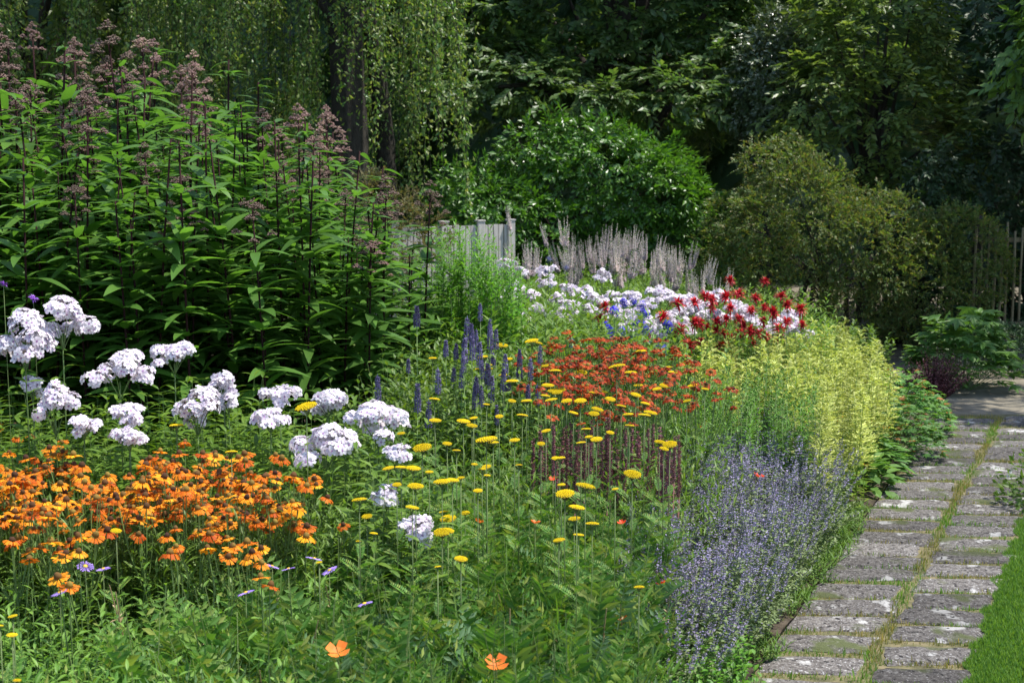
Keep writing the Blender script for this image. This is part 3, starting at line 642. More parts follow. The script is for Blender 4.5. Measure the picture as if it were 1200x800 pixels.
FRONT = [(28, 388, 33, 32, 5.2, 'large pale lilac flower truss at the left edge, lower of the touching pair'), (72, 372, 30, 27, 5.35, 'large white flower truss, upper of the touching pair by the left edge'),
 (140, 430, 32, 26, 5.3, 'domed pale lilac flower truss between the left pair and the arching truss'), (204, 414, 22, 17, 5.5, 'small arching lilac-pink flower truss standing highest right of the domed one'),
 (64, 472, 22, 28, 5.1, 'loose white flower truss below the large pair by the left edge'), (38, 452, 12, 14, 5.3, 'half-faded thin white truss under the large left pair'), (98, 498, 15, 12, 5.0, 'small low white truss just above the orange flowers'),
 (150, 486, 20, 13, 5.1, 'flat white truss below the domed pale lilac one'), (152, 511, 17, 13, 5.0, 'small lilac truss touching the orange flowers'),
 (231, 473, 25, 27, 5.2, 'tall oval white truss with pink eyes beside the small arching one'), (262, 446, 15, 14, 5.4, 'small open white truss above and behind the oval one'), (268, 467, 13, 12, 5.4, 'small faded truss right of the oval one'),
 (328, 465, 23, 15, 5.3, 'white truss at upper left of the flat yellow disc'), (317, 489, 21, 13, 5.2, 'broken-up white truss left of the tall yellow disc stem'), (384, 470, 23, 14, 5.5, 'low white truss right of the tall yellow disc'),
 (382, 518, 34, 23, 5.0, 'large white flower truss lowest beneath the yellow disc'), (443, 490, 33, 25, 5.3, 'large white truss furthest to the right of the lilac-white drift'),
 (465, 530, 13, 9, 5.0, 'tiny white truss just under the big right-hand one'), (453, 580, 14, 13, 4.4, 'small white truss alone among yellow discs'), (487, 620, 22, 18, 4.3, 'low pale truss among the yellow discs near the middle')]
for i, (px, py, rw, rh, Y, lab) in enumerate(FRONT):
    Y *= .96; c = P(px, py, Y); rx = rw * Y / 1600 * 1.15; rz = rh * Y / 1600 * 1.15; s = max(c.z - rz * .6, .2)
    st, fo = PST[i % 5]; hd = phlox_head(rx, rz, .55 if i in (4, 5, 10, 11, 12, 13) else 1.0)
    e = place([('stem', st), ('foliage', fo)], 'phlox_plant', lab, 'phlox', 'white and lilac phlox at the front left', (c.x, c.y + .0, 0), 0, 1)
    for ch in list(col.objects)[-2:]: ch.scale = (1, 1, s)
    off = PST[i % 5]; obj('flower_head', hd, e, (0, 0, c.z))
# leafy stems that carry no flower
xy = np.concatenate([drift([(-230, 440), (200, 420), (480, 490), (530, 610), (440, 600), (370, 530), (-230, 525)], .8, .115)])
PHC = [clump_tpl(PH_L, 3, 24, .135, 1.0, .06, 2, (.1, .6), .1) for _ in range(4)]
stuff_patch('phlox_foliage', 'dense mid green pointed leaves beneath the white and lilac flowers', 'leaves', PHC, xy, np.full(len(xy), .74), [M['phlox_leaf'], M['green_stem']])

# back phlox
BH = [phlox_head(.068, .05, .55) for _ in range(5)]
back = [(705, 322, 9.6), (640, 332, 9.7), (652, 348, 9.5), (622, 345, 9.6), (668, 338, 9.6), (688, 342, 9.4), (700, 352, 9.3), (716, 345, 9.5), (728, 355, 9.3), (742, 348, 9.4), (752, 360, 9.2), (764, 354, 9.3), (774, 342, 9.6), (785, 348, 9.5), (797, 352, 9.4),
        (806, 362, 9.3), (812, 352, 9.4), (820, 358, 9.3), (795, 365, 9.2), (780, 372, 9.1), (758, 378, 9.0), (735, 370, 9.1), (712, 366, 9.1), (690, 362, 9.2), (670, 358, 9.2), (842, 346, 9.5), (868, 365, 9.3), (880, 372, 9.2), (912, 378, 9.2), (925, 372, 9.3), (932, 384, 9.1), (905, 388, 9.1), (940, 390, 9.1),
        (610, 318, 9.8), (592, 312, 9.9), (604, 335, 9.6), (632, 362, 9.3), (655, 368, 9.1), (862, 358, 9.4), (830, 368, 9.1), (740, 384, 8.9), (770, 388, 8.9), (800, 380, 9.0), (845, 372, 9.1), (595, 350, 9.5), (612, 372, 9.2), (640, 318, 9.8)]
for i, (px, py, Y) in enumerate(back):
    c = P(px, py, Y); st, fo = PST[i % 5]; f = U(.9, 1.4)
    e = place([('stem', st), ('foliage', fo)], 'phlox_plant', 'white flower truss in the drift below the pale pinkish spires', 'phlox', 'white phlox at the back of the bed', (c.x, c.y, 0), U(0, 6))
    for ch in list(col.objects)[-2:]: ch.scale = (1, 1, max(c.z - .03, .2))
    o = obj('flower_head', BH[i % 5], e, (0, 0, c.z)); o.scale = (f, f, f * U(.8, 1.1))

# ================================================================== ORANGE AND RED DAISIES
def daisy_petals(n, w=.14, drop=.10, jit=.12):
    V = []; F = []
    for i in range(n):
        a = i * 2 * pi / n + U(-.08, .08); c, s = cos(a), sin(a); b = len(V); L = U(.88, 1.08); dz = U(-jit, jit)
        for x, y_, z in ((.22, 0, .05), (.65, w * .85, -.02), (1 * L, w * 1.15, -drop + dz), (.93 * L, 0, -drop * .7 + dz), (1 * L, -w * 1.15, -drop + dz), (.65, -w * .85, -.02), (.62, 0, .04)):
            V.append((x * c - y_ * s, x * s + y_ * c, z))
        F += [(b, b + 6, b + 1), (b + 1, b + 6, b + 2), (b + 2, b + 6, b + 3), (b + 3, b + 6, b + 4), (b + 4, b + 6, b + 5), (b + 5, b + 6, b)]
    return TPL(V, F)
def hel_head(r, mat, drop=.12, cone_sep=True):
    pb = MB(); V, F, M_ = daisy_petals(12, .17, drop, .16); pb.raw(V * r, F, 0)
    cb = MB(); D = dome(9, 3); cb.raw(D[0] * np.array([r * .36, r * .36, r * .42]) + np.array([0, 0, r * .0]), D[1], 0 if cone_sep else 1)
    if cone_sep: return pb.mesh('petals', [M[mat]]), cb.mesh('cone', [M['hel_cone']], True)
    pb.raw(cb.V[0], cb.F[0], 1); return pb.mesh('flower_head', [M[mat], M['hel_cone']])
HP = [hel_head(.029, 'hel_petal', d) for d in (.06, .12, .2, .3, .38)]
RP = [hel_head(.026, 'red_petal', d, False) for d in (.1, .25, .4)]
HEL_L = leaf(.2, -.3, .1, seg=3)
def hel_plant(z, heads, label, group, name, cat, loc, HPx, sep):
    e = place([], name, label, cat, group, loc, 0)
    st = MB(); fo = MB(); root = np.array([[0, 0, 0], [U(-.02, .02), U(-.02, .02), z * .62]])
    st.tube([root[0], root[0] * .5 + root[1] * .5, root[1]], [.004, .0038, .0034], 4)
    p3 = np.array([root[0], (root[0] + root[1]) / 2, root[1]]); stem_leaves(fo, p3, HEL_L, 34, .095, .1, 1, (.0, .9))
    for (hx, hy, hz) in heads:
        q = np.array([hx, hy, hz]); mid_ = root[1] * .5 + q * .5 + np.array([hx * .15, hy * .15, 0]); st.tube([root[1], mid_, q], [.0026, .002, .0017], 3)
        stem_leaves(fo, np.array([root[1], mid_, q]), HEL_L, 5, .055, .1, .75, (.4, 1))
    obj('stems', st.mesh('stems', [M['green_stem']]), e); obj('foliage', fo.mesh('foliage', [M['hel_leaf']], True), e)
    for (hx, hy, hz) in heads:
        rot = (U(-.4, .5), U(-.4, .4), U(0, 6.3)); s = U(.68, 1.18)
        if sep:
            a, b = HPx[rng.integers(len(HPx))]; o = obj('flower_head', a, e, (hx, hy, hz)); obj('cone', b, o, (0, 0, .003)).scale = (.95, .95, 1.2)
        else: o = obj('flower_head', HPx[rng.integers(len(HPx))], e, (hx, hy, hz))
        o.rotation_euler = rot; o.scale = (s, s, s)
def hel_drift(poly, z0, z1, y0, y1, spacing, nh, R0, *args):
    """plants whose heads fill the traced outline; head height falls with the pixel row"""
    zm = (z0 + z1) / 2; c = drift(poly, zm, spacing)
    for x, y_ in c:
        hs = []
        for _ in range(rng.integers(nh[0], nh[1])):
            a = U(0, 6.3); r = R0 * 1.15 * sqrt(U(0, 1)); hs.append((cos(a) * r, sin(a) * r, U(z0, z1) + U(-.02, .03) - 1.0 * r * r))
        hel_plant(zm, hs, *args[:4], (x, y_, 0), *args[4:])
AR = ('many-headed orange daisy-like plant with brown cones in the front left drift', 'orange daisy flowers at the front left', 'helenium_plant', 'helenium', HP, True)
hel_drift([(-130, 560), (40, 535), (100, 552), (130, 575), (150, 570), (110, 612), (60, 622), (-130, 618)], .66, .78, 0, 0, .135, (7, 11), .10, *AR)
hel_drift([(145, 562), (200, 540), (260, 548), (330, 540), (352, 590), (330, 610), (250, 605), (180, 612), (150, 600)], .66, .79, 0, 0, .135, (8, 11), .10, *AR)
for px, py, n_ in ((48, 645, 3), (75, 640, 2), (85, 652, 3), (205, 645, 3), (258, 645, 3), (290, 642, 3), (300, 652, 3), (362, 622, 3), (25, 648, 2), (130, 620, 3), (10, 605, 3), (78, 684, 2), (298, 684, 2), (5, 500, 3), (22, 512, 3), (150, 612, 3), (395, 622, 1)):
    c = H(px, py, .66); hs = [(U(-.045, .045), U(-.05, .05), .66 + U(-.02, .02)) for _ in range(n_)]
    hel_plant(.62, hs, 'low orange daisy-like plant straying in front of the orange drift', 'orange daisy plants at the edge of the front drift', 'helenium_plant', 'helenium', (c.x, c.y, 0), HP, True)
hel_drift([(612, 448), (640, 405), (700, 398), (760, 402), (812, 425), (830, 455), (815, 478), (760, 468), (700, 478), (640, 470)], .74, .90, 0, 0, .17, (7, 10), .12,
          'red-orange daisy-like plant with dark cones in the middle drift', 'red daisy flowers in the middle of the bed', 'helenium_plant', 'helenium', RP, False)

# ================================================================== YARROW
def yarrow_head(r):
    mb = MB(); D = dome(14, 3); mb.raw(D[0] * np.array([r * .97, r * .97, r * .21]), D[1], 1)
    n = 90; i = np.arange(n); rr = r * np.sqrt((i + .5) / n) * 1.0; a = i * 2.39996; z = r * .24 * np.sqrt(np.maximum(0, 1 - (rr / r) ** 2))
    b = dome(6, 2); mb.inst(b, rotz(U(0, 6, n), 1.0) * np.array([r * .085, r * .085, r * .13])[None, :, None] , np.stack([rr * np.cos(a), rr * np.sin(a), z - r * .02 + U(-.02, .03, n) * r], 1), 0)
    g = MB()
    for j in range(12): a = j * 2 * pi / 12; q = r * U(.45, .9); g.tube([(0, 0, -r * .75), (cos(a) * q * .5, sin(a) * q * .5, -r * .28), (cos(a) * q, sin(a) * q, -.0)], [.0018, .0015, .0025], 3)
    return mb.mesh('flower_head', [M['yarrow_disc'], M['yarrow_dark']], False), g.mesh('branchlets', [M['yarrow_green']])
YH = [yarrow_head(.042) for _ in range(3)]
def fern_leaf(n=14, L=1.0, w=.2):
    mb = MB(); t = np.linspace(.08, .98, n); ww = w * np.sin(pi * np.minimum(t * .9 + .1, 1)) ** .7
    for sg in (1, -1):
        d = np.stack([np.full(n, .55), np.full(n, sg * 1.0), np.full(n, .25)], 1)
        mb.inst(TPL([(0, 0, 0), (.5, .17, .03), (1, 0, 0), (.5, -.17, .03)], [(0, 2, 1), (0, 3, 2)]), frames(d, roll=U(-.4, .4, n), scale=ww * 1.1 * U(.85, 1.1, n)), np.stack([t, 0 * t, -.25 * t * t], 1))
    mb.raw([(0, -.008, 0), (0, .008, 0), (.5, .006, -.06), (.5, -.006, -.06), (1, 0, -.25)], [(0, 1, 2), (0, 2, 3), (3, 2, 4)]); return mb.arr()
FERN = fern_leaf()
def yarrow_stem():
    pts = stem_pts(1.0, .04); st = MB().tube(pts, np.linspace(.0026, .0017, 5), 5); fo = MB(); stem_leaves(fo, pts, FERN, 26, .13, .08, .80, (.2, .9))
    return st.mesh('stem', [M['yarrow_green']], True), fo.mesh('foliage', [M['fern_leaf']])
YS = [yarrow_stem() for _ in range(4)]
YP = [(570,516,16),(495,525,14),(509,468,8),(510,493,9),(543,494,10),(553,499,8),(578,519,8),(603,516,8),(483,595,10),(518,624,13),(487,570,12),(518,565,13),(530,563,10),(545,601,7),(525,608,12),(520,600,7),(484,549,11),(455,549,9),(470,548,9),(421,586,11),(430,605,8),(438,625,6),(540,655,10),(513,664,5),(525,622,9),(556,544,5),(570,547,7),(571,557,5),(565,550,6),(608,545,5),(686,570,14),(662,579,14),(676,595,12),(673,608,9),(694,614,10),(678,627,8),(655,633,9),(741,556,13),(721,573,5),(658,568,6),(656,537,8),(690,512,6),(687,503,7),(681,519,7),(651,537,6),(785,521,11),(778,526,7),(773,518,8),(762,484,10),(755,487,9),(738,499,7),(736,486,8),(715,507,6),(699,515,9),(700,480,9),(696,485,8),(703,461,12),(697,461,8),(723,430,12),(739,437,9),(751,412,8),(640,429,7),(681,437,9),(650,435,9),(648,458,8),(653,460,8),(639,464,7),(642,452,9),(600,447,9),(590,440,7),(588,405,9),(623,400,10),(630,402,7),(658,457,6),(572,433,7),(507,420,6),(573,428,5),(562,433,7),(555,490,6),(566,419,9),(596,421,6),(680,470,9),(664,470,8),(646,469,9),(745,463,8),(756,473,7),(770,456,7),(778,452,7),(812,452,8),(826,456,6),(790,437,9),(782,431,7),(617,470,8),(612,487,8),(600,470,6),(585,488,6),(570,474,5),(748,452,7),(359,477,16),(207,499,10),(271,530,9),(805,470,6),(420,634,4),(15,722,7),(14,744,8),(0,733,5),(20,797,6),(874,631,7),(749,688,8),(374,659,5),(136,622,8),(715,468,8),(728,476,7),(672,484,7),(524,520,7),(535,528,6),(503,553,6),(465,568,7),(470,508,6),(540,560,6),(560,575,7),(634,520,6),(640,505,7)]
for i, (px, py, rp) in enumerate(YP):
    Y = .042 * 1600 / rp * 1.0; Ymin = 1600 * .78 / max(py - 190, 60); Y = min(max(Y, Ymin), 1600 * (.95 if py < 600 else 1.08) / max(py - 190, 60)); 
    if py > 620: Y = min(Y, 4.2)
    if px == 874: Y = 5.75
    c = P(px, py, Y); s = rp * Y / 1600 / .042 * .82; st, fo = YS[i % 4]; z = c.z
    e = place([], 'yarrow_plant', {0: 'flat golden-yellow flower disc on a thin grey-green stem'}[0] + (' in front of the dark maroon spikes' if 620 < px < 800 and py > 480 else ' among the red daisy flowers' if px > 610 and py > 395 and py <= 480 else ' in the middle of the bed'), 'yarrow',
              'yellow yarrow before maroon spikes' if 620 < px < 800 and py > 480 else 'yellow yarrow among red daisies' if px > 610 and 395 < py <= 480 else 'yellow yarrow in mid-bed', (c.x, c.y, 0))
    if (px, py) == (359, 477): e['label'] = 'flat yellow flower disc standing tall among the white trusses'; e['group'] = 'yarrow by the white trusses'
    if px < 300: e['label'] = 'stray flat yellow flower disc on the left by orange flowers'; e['group'] = 'stray yellow yarrow on the left'
    if px == 874: e['label'] = 'lone yellow flower disc standing among the lavender-blue catmint'; e['group'] = 'yarrow in the catmint'
    for nm, me in (('stem', st), ('foliage', fo)):
        o = obj(nm, me, e); o.scale = (.9, .9, z - .042 * s * .55); o.rotation_euler = (0, 0, 0)
    o = obj('flower_head', YH[i % 3][0], e, (0, 0, z)); o.scale = (s, s, s); o.rotation_euler = (U(-.22, .22), U(-.25, .25), U(0, 6)); obj('branchlets', YH[i % 3][1], o)
    # keep the stem under the disc
for me in {m.name: m for st, fo in YS + PST for m in (st, fo)}.values():   # straighten tips onto the axis so heads sit on them
    n = len(me.vertices); a = np.empty(n * 3, np.float32); me.vertices.foreach_get('co', a); a = a.reshape(-1, 3)
    mask = a[:, 2] > .93; tipc = a[mask].mean(0) if mask.any() and 'stem' in me.name else None
    if tipc is not None: me['tip'] = [float(tipc[0]), float(tipc[1])]
for st, fo in YS + PST:
    tp = st.get('tip')
    if tp:
        for me in (st, fo):
            n = len(me.vertices); a = np.empty(n * 3, np.float32); me.vertices.foreach_get('co', a); a = a.reshape(-1, 3)
            t = np.clip(a[:, 2], 0, 1) ** 2; a[:, 0] -= tp[0] * t; a[:, 1] -= tp[1] * t; me.vertices.foreach_set('co', a.ravel()); me.update()

# ================================================================== SPIKES
def spike_mesh(name, L, r, mats, nring, k, size, gap=.0, pointed=.5, dirz=.25, darkm=None):
    mb = MB(); mb.tube([(0, 0, 0), (0, 0, L)], [r * .25, r * .1], 4, 0)
    z = np.linspace(0, L * .98, nring); t = z / L; rr = r * (1 - pointed * t ** 2)
    keep = U(0, 1, nring) > gap; z, t, rr = z[keep], t[keep], rr[keep]; n = len(z)
    Z = np.repeat(z, k) + U(-.002, .002, n * k); RR = np.repeat(rr, k); a = U(0, 6.3, n * k)
    d = np.stack([np.cos(a), np.sin(a), U(dirz - .25, dirz + .35, n * k)], 1)
    mb.inst(DIA, frames(d, up=sphere_dirs(n * k), scale=size * U(.7, 1.2, n * k)), np.stack([0 * Z, 0 * Z, Z], 1) + norm(d) * np.maximum(RR - size * .8, 0)[:, None], rng.integers(0, 1, 1)[0])
    return mb.mesh(name, mats)
AG = [spike_mesh('flower_spike', U(.10, .15), .019, [M['agas']], 30, 12, .013, gap=.12, pointed=.5) for _ in range(4)]
def leafstem(tpl, n, L, mat, stm, elev=(.2, .8), whorl=2, r=.003):
    pts = np.array([(0, 0, 0), (.004, 0, .35), (-.003, .003, .7), (0, 0, 1.0)]); st = MB().tube(pts, [r, r, r * .8, r * .6], 4); fo = MB(); stem_leaves(fo, pts, tpl, n, L, .08, .95, elev, whorl)
    return st.mesh('stem', [M[stm]], True), fo.mesh('foliage', [M[mat]], True)
AGS = [leafstem(BROAD, 36, .06, 'mid_leaf', 'green_stem') for _ in range(3)]
def spikes(pos, heads, stems, name, part, label, cat, group, s0=(.85, 1.15), lean=.05):
    for i, (px, py, Y) in enumerate(pos):     # (px,py) = spike top
        c = P(px, py, Y); hd = heads[rng.integers(len(heads))]; s = U(*s0); L = max(v.co.z for v in hd.vertices) * s if False else HL[hd.name] * s
        z = max(c.z - L, .15); st, fo = stems[i % len(stems)]; e = place([], name, label, cat, group, (c.x, c.y, 0), U(0, 6.3), 1, (U(-lean, lean) * .4, U(-lean, lean) * .4))
        for nm, me in (('stem', st), ('foliage', fo)): o = obj(nm, me, e); o.scale = (1, 1, z)
        o = obj(part, hd, e, (0, 0, z)); o.scale = (s, s, s)
HL = {}
def reg(ms):
    for m in ms: HL[m.name] = max(v.co.z for v in m.vertices)
    return ms
reg(AG)
ap = [(487, 358), (542, 370), (567, 355), (570, 372), (560, 385), (555, 392), (564, 400), (548, 412), (540, 430), (563, 420), (568, 425), (582, 415), (590, 414), (610, 408), (624, 418), (633, 404), (581, 385), (575, 378), (597, 440), (488, 448), (530, 402), (529, 430), (514, 430), (622, 450), (634, 449), (560, 440), (571, 440), (556, 450), (586, 432), (552, 378), (523, 398), (545, 395), (480, 420), (555, 488), (582, 474), (500, 468), (445, 438), (604, 420), (577, 400), (566, 450)]
spikes([(x, y, U(6.0, 6.6) - (y - 400) * .006) for x, y in ap], AG, AGS, 'agastache_plant', 'flower_spike', 'upright plant with thick blue-violet flower spike beside the red daisies', 'agastache', 'blue-violet agastache spikes mid-bed', (.6, .95))
SV = reg([spike_mesh('flower_spike', U(.2, .28), .010, [M['salvia']], 44, 7, .010, gap=.1, pointed=.6) for _ in range(5)])
SVS = [leafstem(LANCE, 18, .055, 'mid_leaf', 'salvia') for _ in range(3)]
sp = [(x + U(-5, 5), y + U(-8, 8)) for x in range(628, 800, 6) for y in (496, 512, 532)]
spikes([(x, y + abs(x - 712) * .12, U(5.0, 5.5)) for x, y in sp], SV, SVS, 'salvia_plant', 'flower_spike', 'slender dark maroon flower spike in the faded patch behind the yellow discs', 'salvia', 'dark maroon salvia spikes', (.8, 1.2))
# pale spires
def verspire():
    mb = MB(); 
    for (dx, L, dz) in [(0, .2, .0)] + [(U(-.06, .06), U(.12, .2), U(-.04, .03)) for _ in range(5)]:
        dy = U(-.03, .03) if dx else 0; p = np.array([(0, 0, -.03), (dx * .7, dy * .7, .03), (dx * 1.2, dy * 1.2, .03 + L)]); n = 170; t = U(.2, 1, n); a = U(0, 6.3, n)
        mb.tube(p, [.002, .002, .001], 3, 1); q = along(p, t); d = np.stack([np.cos(a), np.sin(a), U(0, .9, n)], 1)
        mb.inst(DIA, frames(d, up=sphere_dirs(n), scale=.019 * (1.25 - 1.0 * t) * U(.8, 1.2, n)), q)
    return mb.mesh('flower_spires', [M['veronica'], M['green_stem']])
VS = reg([verspire() for _ in range(5)]); VST = [leafstem(LANCE, 30, .07, 'mid_leaf', 'green_stem', whorl=5) for _ in range(3)]
vp = [(x + U(-5, 5), np.interp(x, [600, 625, 660, 680, 720, 760, 800, 835], [284, 275, 284, 272, 270, 278, 288, 305]) + U(-6, 22)) for x in list(range(604, 660, 6)) + list(range(672, 812, 3)) + [815, 820, 826, 832]]
vp += [(620, 235), (655, 250), (678, 255), (728, 262), (765, 272), (790, 280), (708, 258), (700, 262)]
spikes([(x, y, U(10.2, 11.3)) for x, y in vp], VS, VST, 'veronicastrum_plant', 'flower_spires', 'plant with slim pale pinkish-white spires behind the white flowers', 'veronicastrum', 'pale spired plants at the back', (.8, 1.2), .45)

# ================================================================== BEE BALM, THISTLE, BLUE
def shag(r, n, mats, name='flower_head', up=.25, w=.1):
    mb = MB(); d = sphere_dirs(n); d[:, 2] = d[:, 2] * .55 + up; T = TPL([(0, -w * .6, 0), (0, w * .6, 0), (.6, w, .1), (.6, -w, .1), (1, 0, -.08)], [(0, 1, 2), (0, 2, 3), (3, 2, 4)])
    mb.inst(T, frames(d, scale=r * U(.7, 1.1, n)), np.zeros((n, 3))); mb.inst(OCT, frames(np.array([[0, 0, 1.]]), scale=np.array([[r * .3, r * .35, r * .35]])), np.zeros((1, 3))); return mb.mesh(name, mats)
BB = [shag(.056, 90, [M['balm']]) for _ in range(4)]; BBS = [leafstem(BROAD, 26, .06, 'mid_leaf', 'green_stem') for _ in range(3)]
HL.update({m.name: .03 for m in BB})
bp = [(855, 330), (898, 332), (890, 350), (914, 347), (925, 358), (939, 363), (942, 382), (923, 378), (912, 397), (915, 385), (822, 380), (830, 385), (825, 348), (832, 362), (848, 348), (868, 375), (852, 375), (872, 383), (882, 388), (889, 392), (893, 378), (850, 392), (858, 398), (838, 388), (815, 378), (835, 352), (898, 395), (845, 405), (880, 402), (777, 372), (793, 355), (710, 360), (704, 373), (749, 382), (795, 386), (808, 405), (820, 402), (758, 394), (906, 366), (866, 345), (866, 392), (842, 378), (895, 362), (813, 355), (880, 365), (856, 362), (690, 395)]
spikes([(x, y - 5, U(8.5, 9.0)) for x, y in bp], BB, BBS, 'bee_balm_plant', 'flower_head', 'shaggy crimson flower head on a leafy stem among the white flowers', 'bee balm', 'crimson bee balm at the back', (.8, 1.2))
GT = [shag(.028, 260, [M['thistle']], up=0, w=.03) for _ in range(2)]; HL.update({m.name: .02 for m in GT})
for m in GT:
    a = np.empty(len(m.vertices) * 3, np.float32); m.vertices.foreach_get('co', a)
gp = [(492, 312), (490, 324), (598, 306), (638, 315), (662, 310), (640, 300), (648, 332), (610, 312), (565, 300)]
spikes([(x, y, 9.4) for x, y in gp], GT, BBS, 'globe_thistle', 'flower_head', 'small round steel-blue flower ball on a stem above the tall green plants', 'globe thistle', 'steel-blue flower balls')
def bluefl():
    mb = MB(); n = 20; c = rng.normal(size=(n, 3)) * np.array([.016, .016, .022]) + np.array([0, 0, .04]); D = daisy_petals(5, .35, .1)
    nn = norm(c - np.array([0, 0, .03])); mb.inst(D, frames(np.cross(nn, sphere_dirs(n)), up=nn, scale=.017 * U(.8, 1.2, n)), c); return mb.mesh('flower_cluster', [M['blue_petal']])
BF = reg([bluefl() for _ in range(3)])
lp = [(728, 352), (741, 350), (752, 355), (757, 364), (748, 375), (773, 372), (712, 380), (716, 392), (730, 385), (755, 380), (785, 378), (768, 402), (776, 405), (668, 400), (720, 360), (742, 388)]
spikes([(x, y - 4, U(8.2, 8.6)) for x, y in lp], BF, BBS, 'blue_flower_plant', 'flower_cluster', 'leafy stem with deep ultramarine blossoms before the white flowers', 'blue flower', 'ultramarine flowers mid-bed', (.7, 1.2))

# ================================================================== GOLDENROD-LIKE LIME PLUMES
def gold_proto():
    h = 1.0; pts = stem_pts(h, .03); st = MB().tube(pts, np.linspace(.003, .0015, 5), 4); fo = MB(); stem_leaves(fo, pts, NARROW, 34, .07, .05, .62, (.2, .8))
    fl = MB(); n = 62; t = np.linspace(.40, 1.0, n); a = U(0, 6.3, n); L = .085 * (1.08 - .75 * ((t - .42) / .58)) * U(.7, 1.2, n)
    for i in range(n):
        b = along(pts, np.array([t[i]]))[0]; e1 = b + np.array([cos(a[i]) * L[i], sin(a[i]) * L[i], L[i] * .35]); mid_ = (b + e1) / 2 + np.array([0, 0, L[i] * .18])
        k = 12; tt = np.linspace(.1, 1, k); q = np.array([along(np.array([b, mid_, e1]), np.array([x]))[0] for x in tt]); dd = norm(rng.normal(size=(k, 3)) * .35 + (e1 - b) / L[i] * 1.0 + np.array([0, 0, .45]))
        fl.inst(DIA2, frames(dd, up=np.array([0, 0, 1.]), roll=U(-.6, .6, k), scale=U(.015, .026, k)), q); fl.tube([b, mid_, e1], [.0012, .001, .0008], 3)
    return [('stem', st.mesh('stem', [M['gold_leaf']], True)), ('foliage', fo.mesh('foliage', [M['gold_leaf']], True)), ('flower_plume', fl.mesh('flower_plume', [M['lime_leaf']]))]
GP = [gold_proto() for _ in range(5)]
W = [H(px, py, .62) for px, py in ((790, 428), (850, 400), (930, 388), (1000, 388), (1035, 398), (1045, 430), (1010, 470), (960, 495), (930, 470), (880, 440), (820, 445))]
for x, y_ in field([(w.x, w.y) for w in W], .14, .35):
    ss = U(.60, .74); px = 600 + 1600 * x / y_
    if px > 985: ss *= U(.85, 1.0)
    place(GP[rng.integers(5)], 'goldenrod_plant', 'feathery lime-yellow plume on a leafy stem in front of the olive shrub', 'goldenrod', 'lime-yellow feathery plumes', (x, y_, 0), U(0, 6.3), (.95, .95, ss), (U(-.08, .08), U(-.08, .08)))

# ================================================================== GREEN MASSES BETWEEN THE FLOWERS
AC = [clump_tpl(LANCE, 9, 16, .055, 1.0, .09, 1, (.1, .9), .12, stemr=.002) for _ in range(5)]
AC2 = [clump_tpl(NARROW, 10, 20, .07, 1.0, .09, 1, (.3, 1.1), .12, stemr=.002) for _ in range(4)]
def scale_tpls(T, h, f=1.0):
    out = []
    for V, F, M_ in T: V = V.copy(); V[:, 2] *= h; V[:, :2] *= f; out.append((V, F, M_))
    return out
def mk(tpl, h, **k):
    d = dict(nst=9, n=18, L=.06, spread=.09, elev=(.1, .9), lean=.2, stemr=.002); d.update(k)
    return [clump_tpl(tpl, d['nst'], d['n'], d['L'], h, d['spread'], d.get('whorl', 1), d['elev'], d['lean'], stemr=d['stemr']) for _ in range(5)]
ones = lambda p: np.ones(len(p))
xy = drift([(-260, 625), (160, 628), (330, 625), (400, 640), (430, 720), (330, 760), (330, 1000), (-260, 1000)], .50, .115)
stuff_patch('aster_foliage', 'dense fresh green lance-shaped leaves carpeting the lower left corner', 'leaves', mk(LANCE, .5, L=.062, n=20), xy, ones(xy), [M['aster_leaf'], M['green_stem']])
xy = drift([(-260, 580), (150, 600), (360, 590), (420, 640), (420, 665), (-260, 665)], .52, .095)
stuff_patch('helenium_foliage', 'narrow green leaves and stems beneath the orange flowers', 'leaves', mk(NARROW, .60, L=.085, elev=(.3, 1.2), n=20), xy, ones(xy), [M['hel_leaf'], M['green_stem']])
def fern_clump(h, n=34):
    mb = MB(); a = U(0, 6.3, n); el = U(.7, 1.45, n); r = .09 * np.sqrt(U(0, 1, n)); z = U(0, .55, n) * h
    d = np.stack([np.cos(a) * np.cos(el), np.sin(a) * np.cos(el), np.sin(el)], 1)
    mb.inst(FERN, frames(d, roll=U(-.5, .5, n), scale=h * U(.38, .55, n)), np.stack([r * np.cos(a), r * np.sin(a), z], 1), 0)
    for i in range(2): b = U(0, 6.3); q = U(0, .08); mb.tube([(q * cos(b), q * sin(b), 0), (q * cos(b) * 1.6, q * sin(b) * 1.7, h * .5), (q * cos(b) * 2.8, q * sin(b) * 3, h * U(.8, 1.1))], [.002, .0015, .001], 3, 1)
    return mb.arr()
xy = drift([(330, 640), (430, 600), (560, 600), (640, 560), (700, 620), (740, 610), (725, 690), (705, 740), (690, 1000), (140, 1000), (170, 740), (300, 720)], .50, .115)
stuff_patch('yarrow_foliage', 'soft ferny green leaves filling the front centre of the bed', 'leaves', [fern_clump(.58) for _ in range(5)], xy, ones(xy) * 1.0, [M['fern_leaf'], M['yarrow_green']])
k = rng.permutation(len(xy))[:len(xy) // 3]
stuff_patch('blue_fern_foliage', 'blue-green feathery leaves mixed through the ferny front centre', 'leaves', [fern_clump(.56) for _ in range(3)], xy[k] + .04, ones(k), [M['fern_blue'], M['yarrow_green']])
k = rng.permutation(len(xy))[:len(xy) // 2]
stuff_patch('grass_tufts', 'thin upright green grass blades among the ferny leaves', 'grass', mk(leaf(.035, -.3, .1, seg=4), .4, nst=7, n=6, L=.26, elev=(1.1, 1.5), lean=.3), xy[k] - .03, ones(k), [M['mid_leaf'], M['green_stem']])
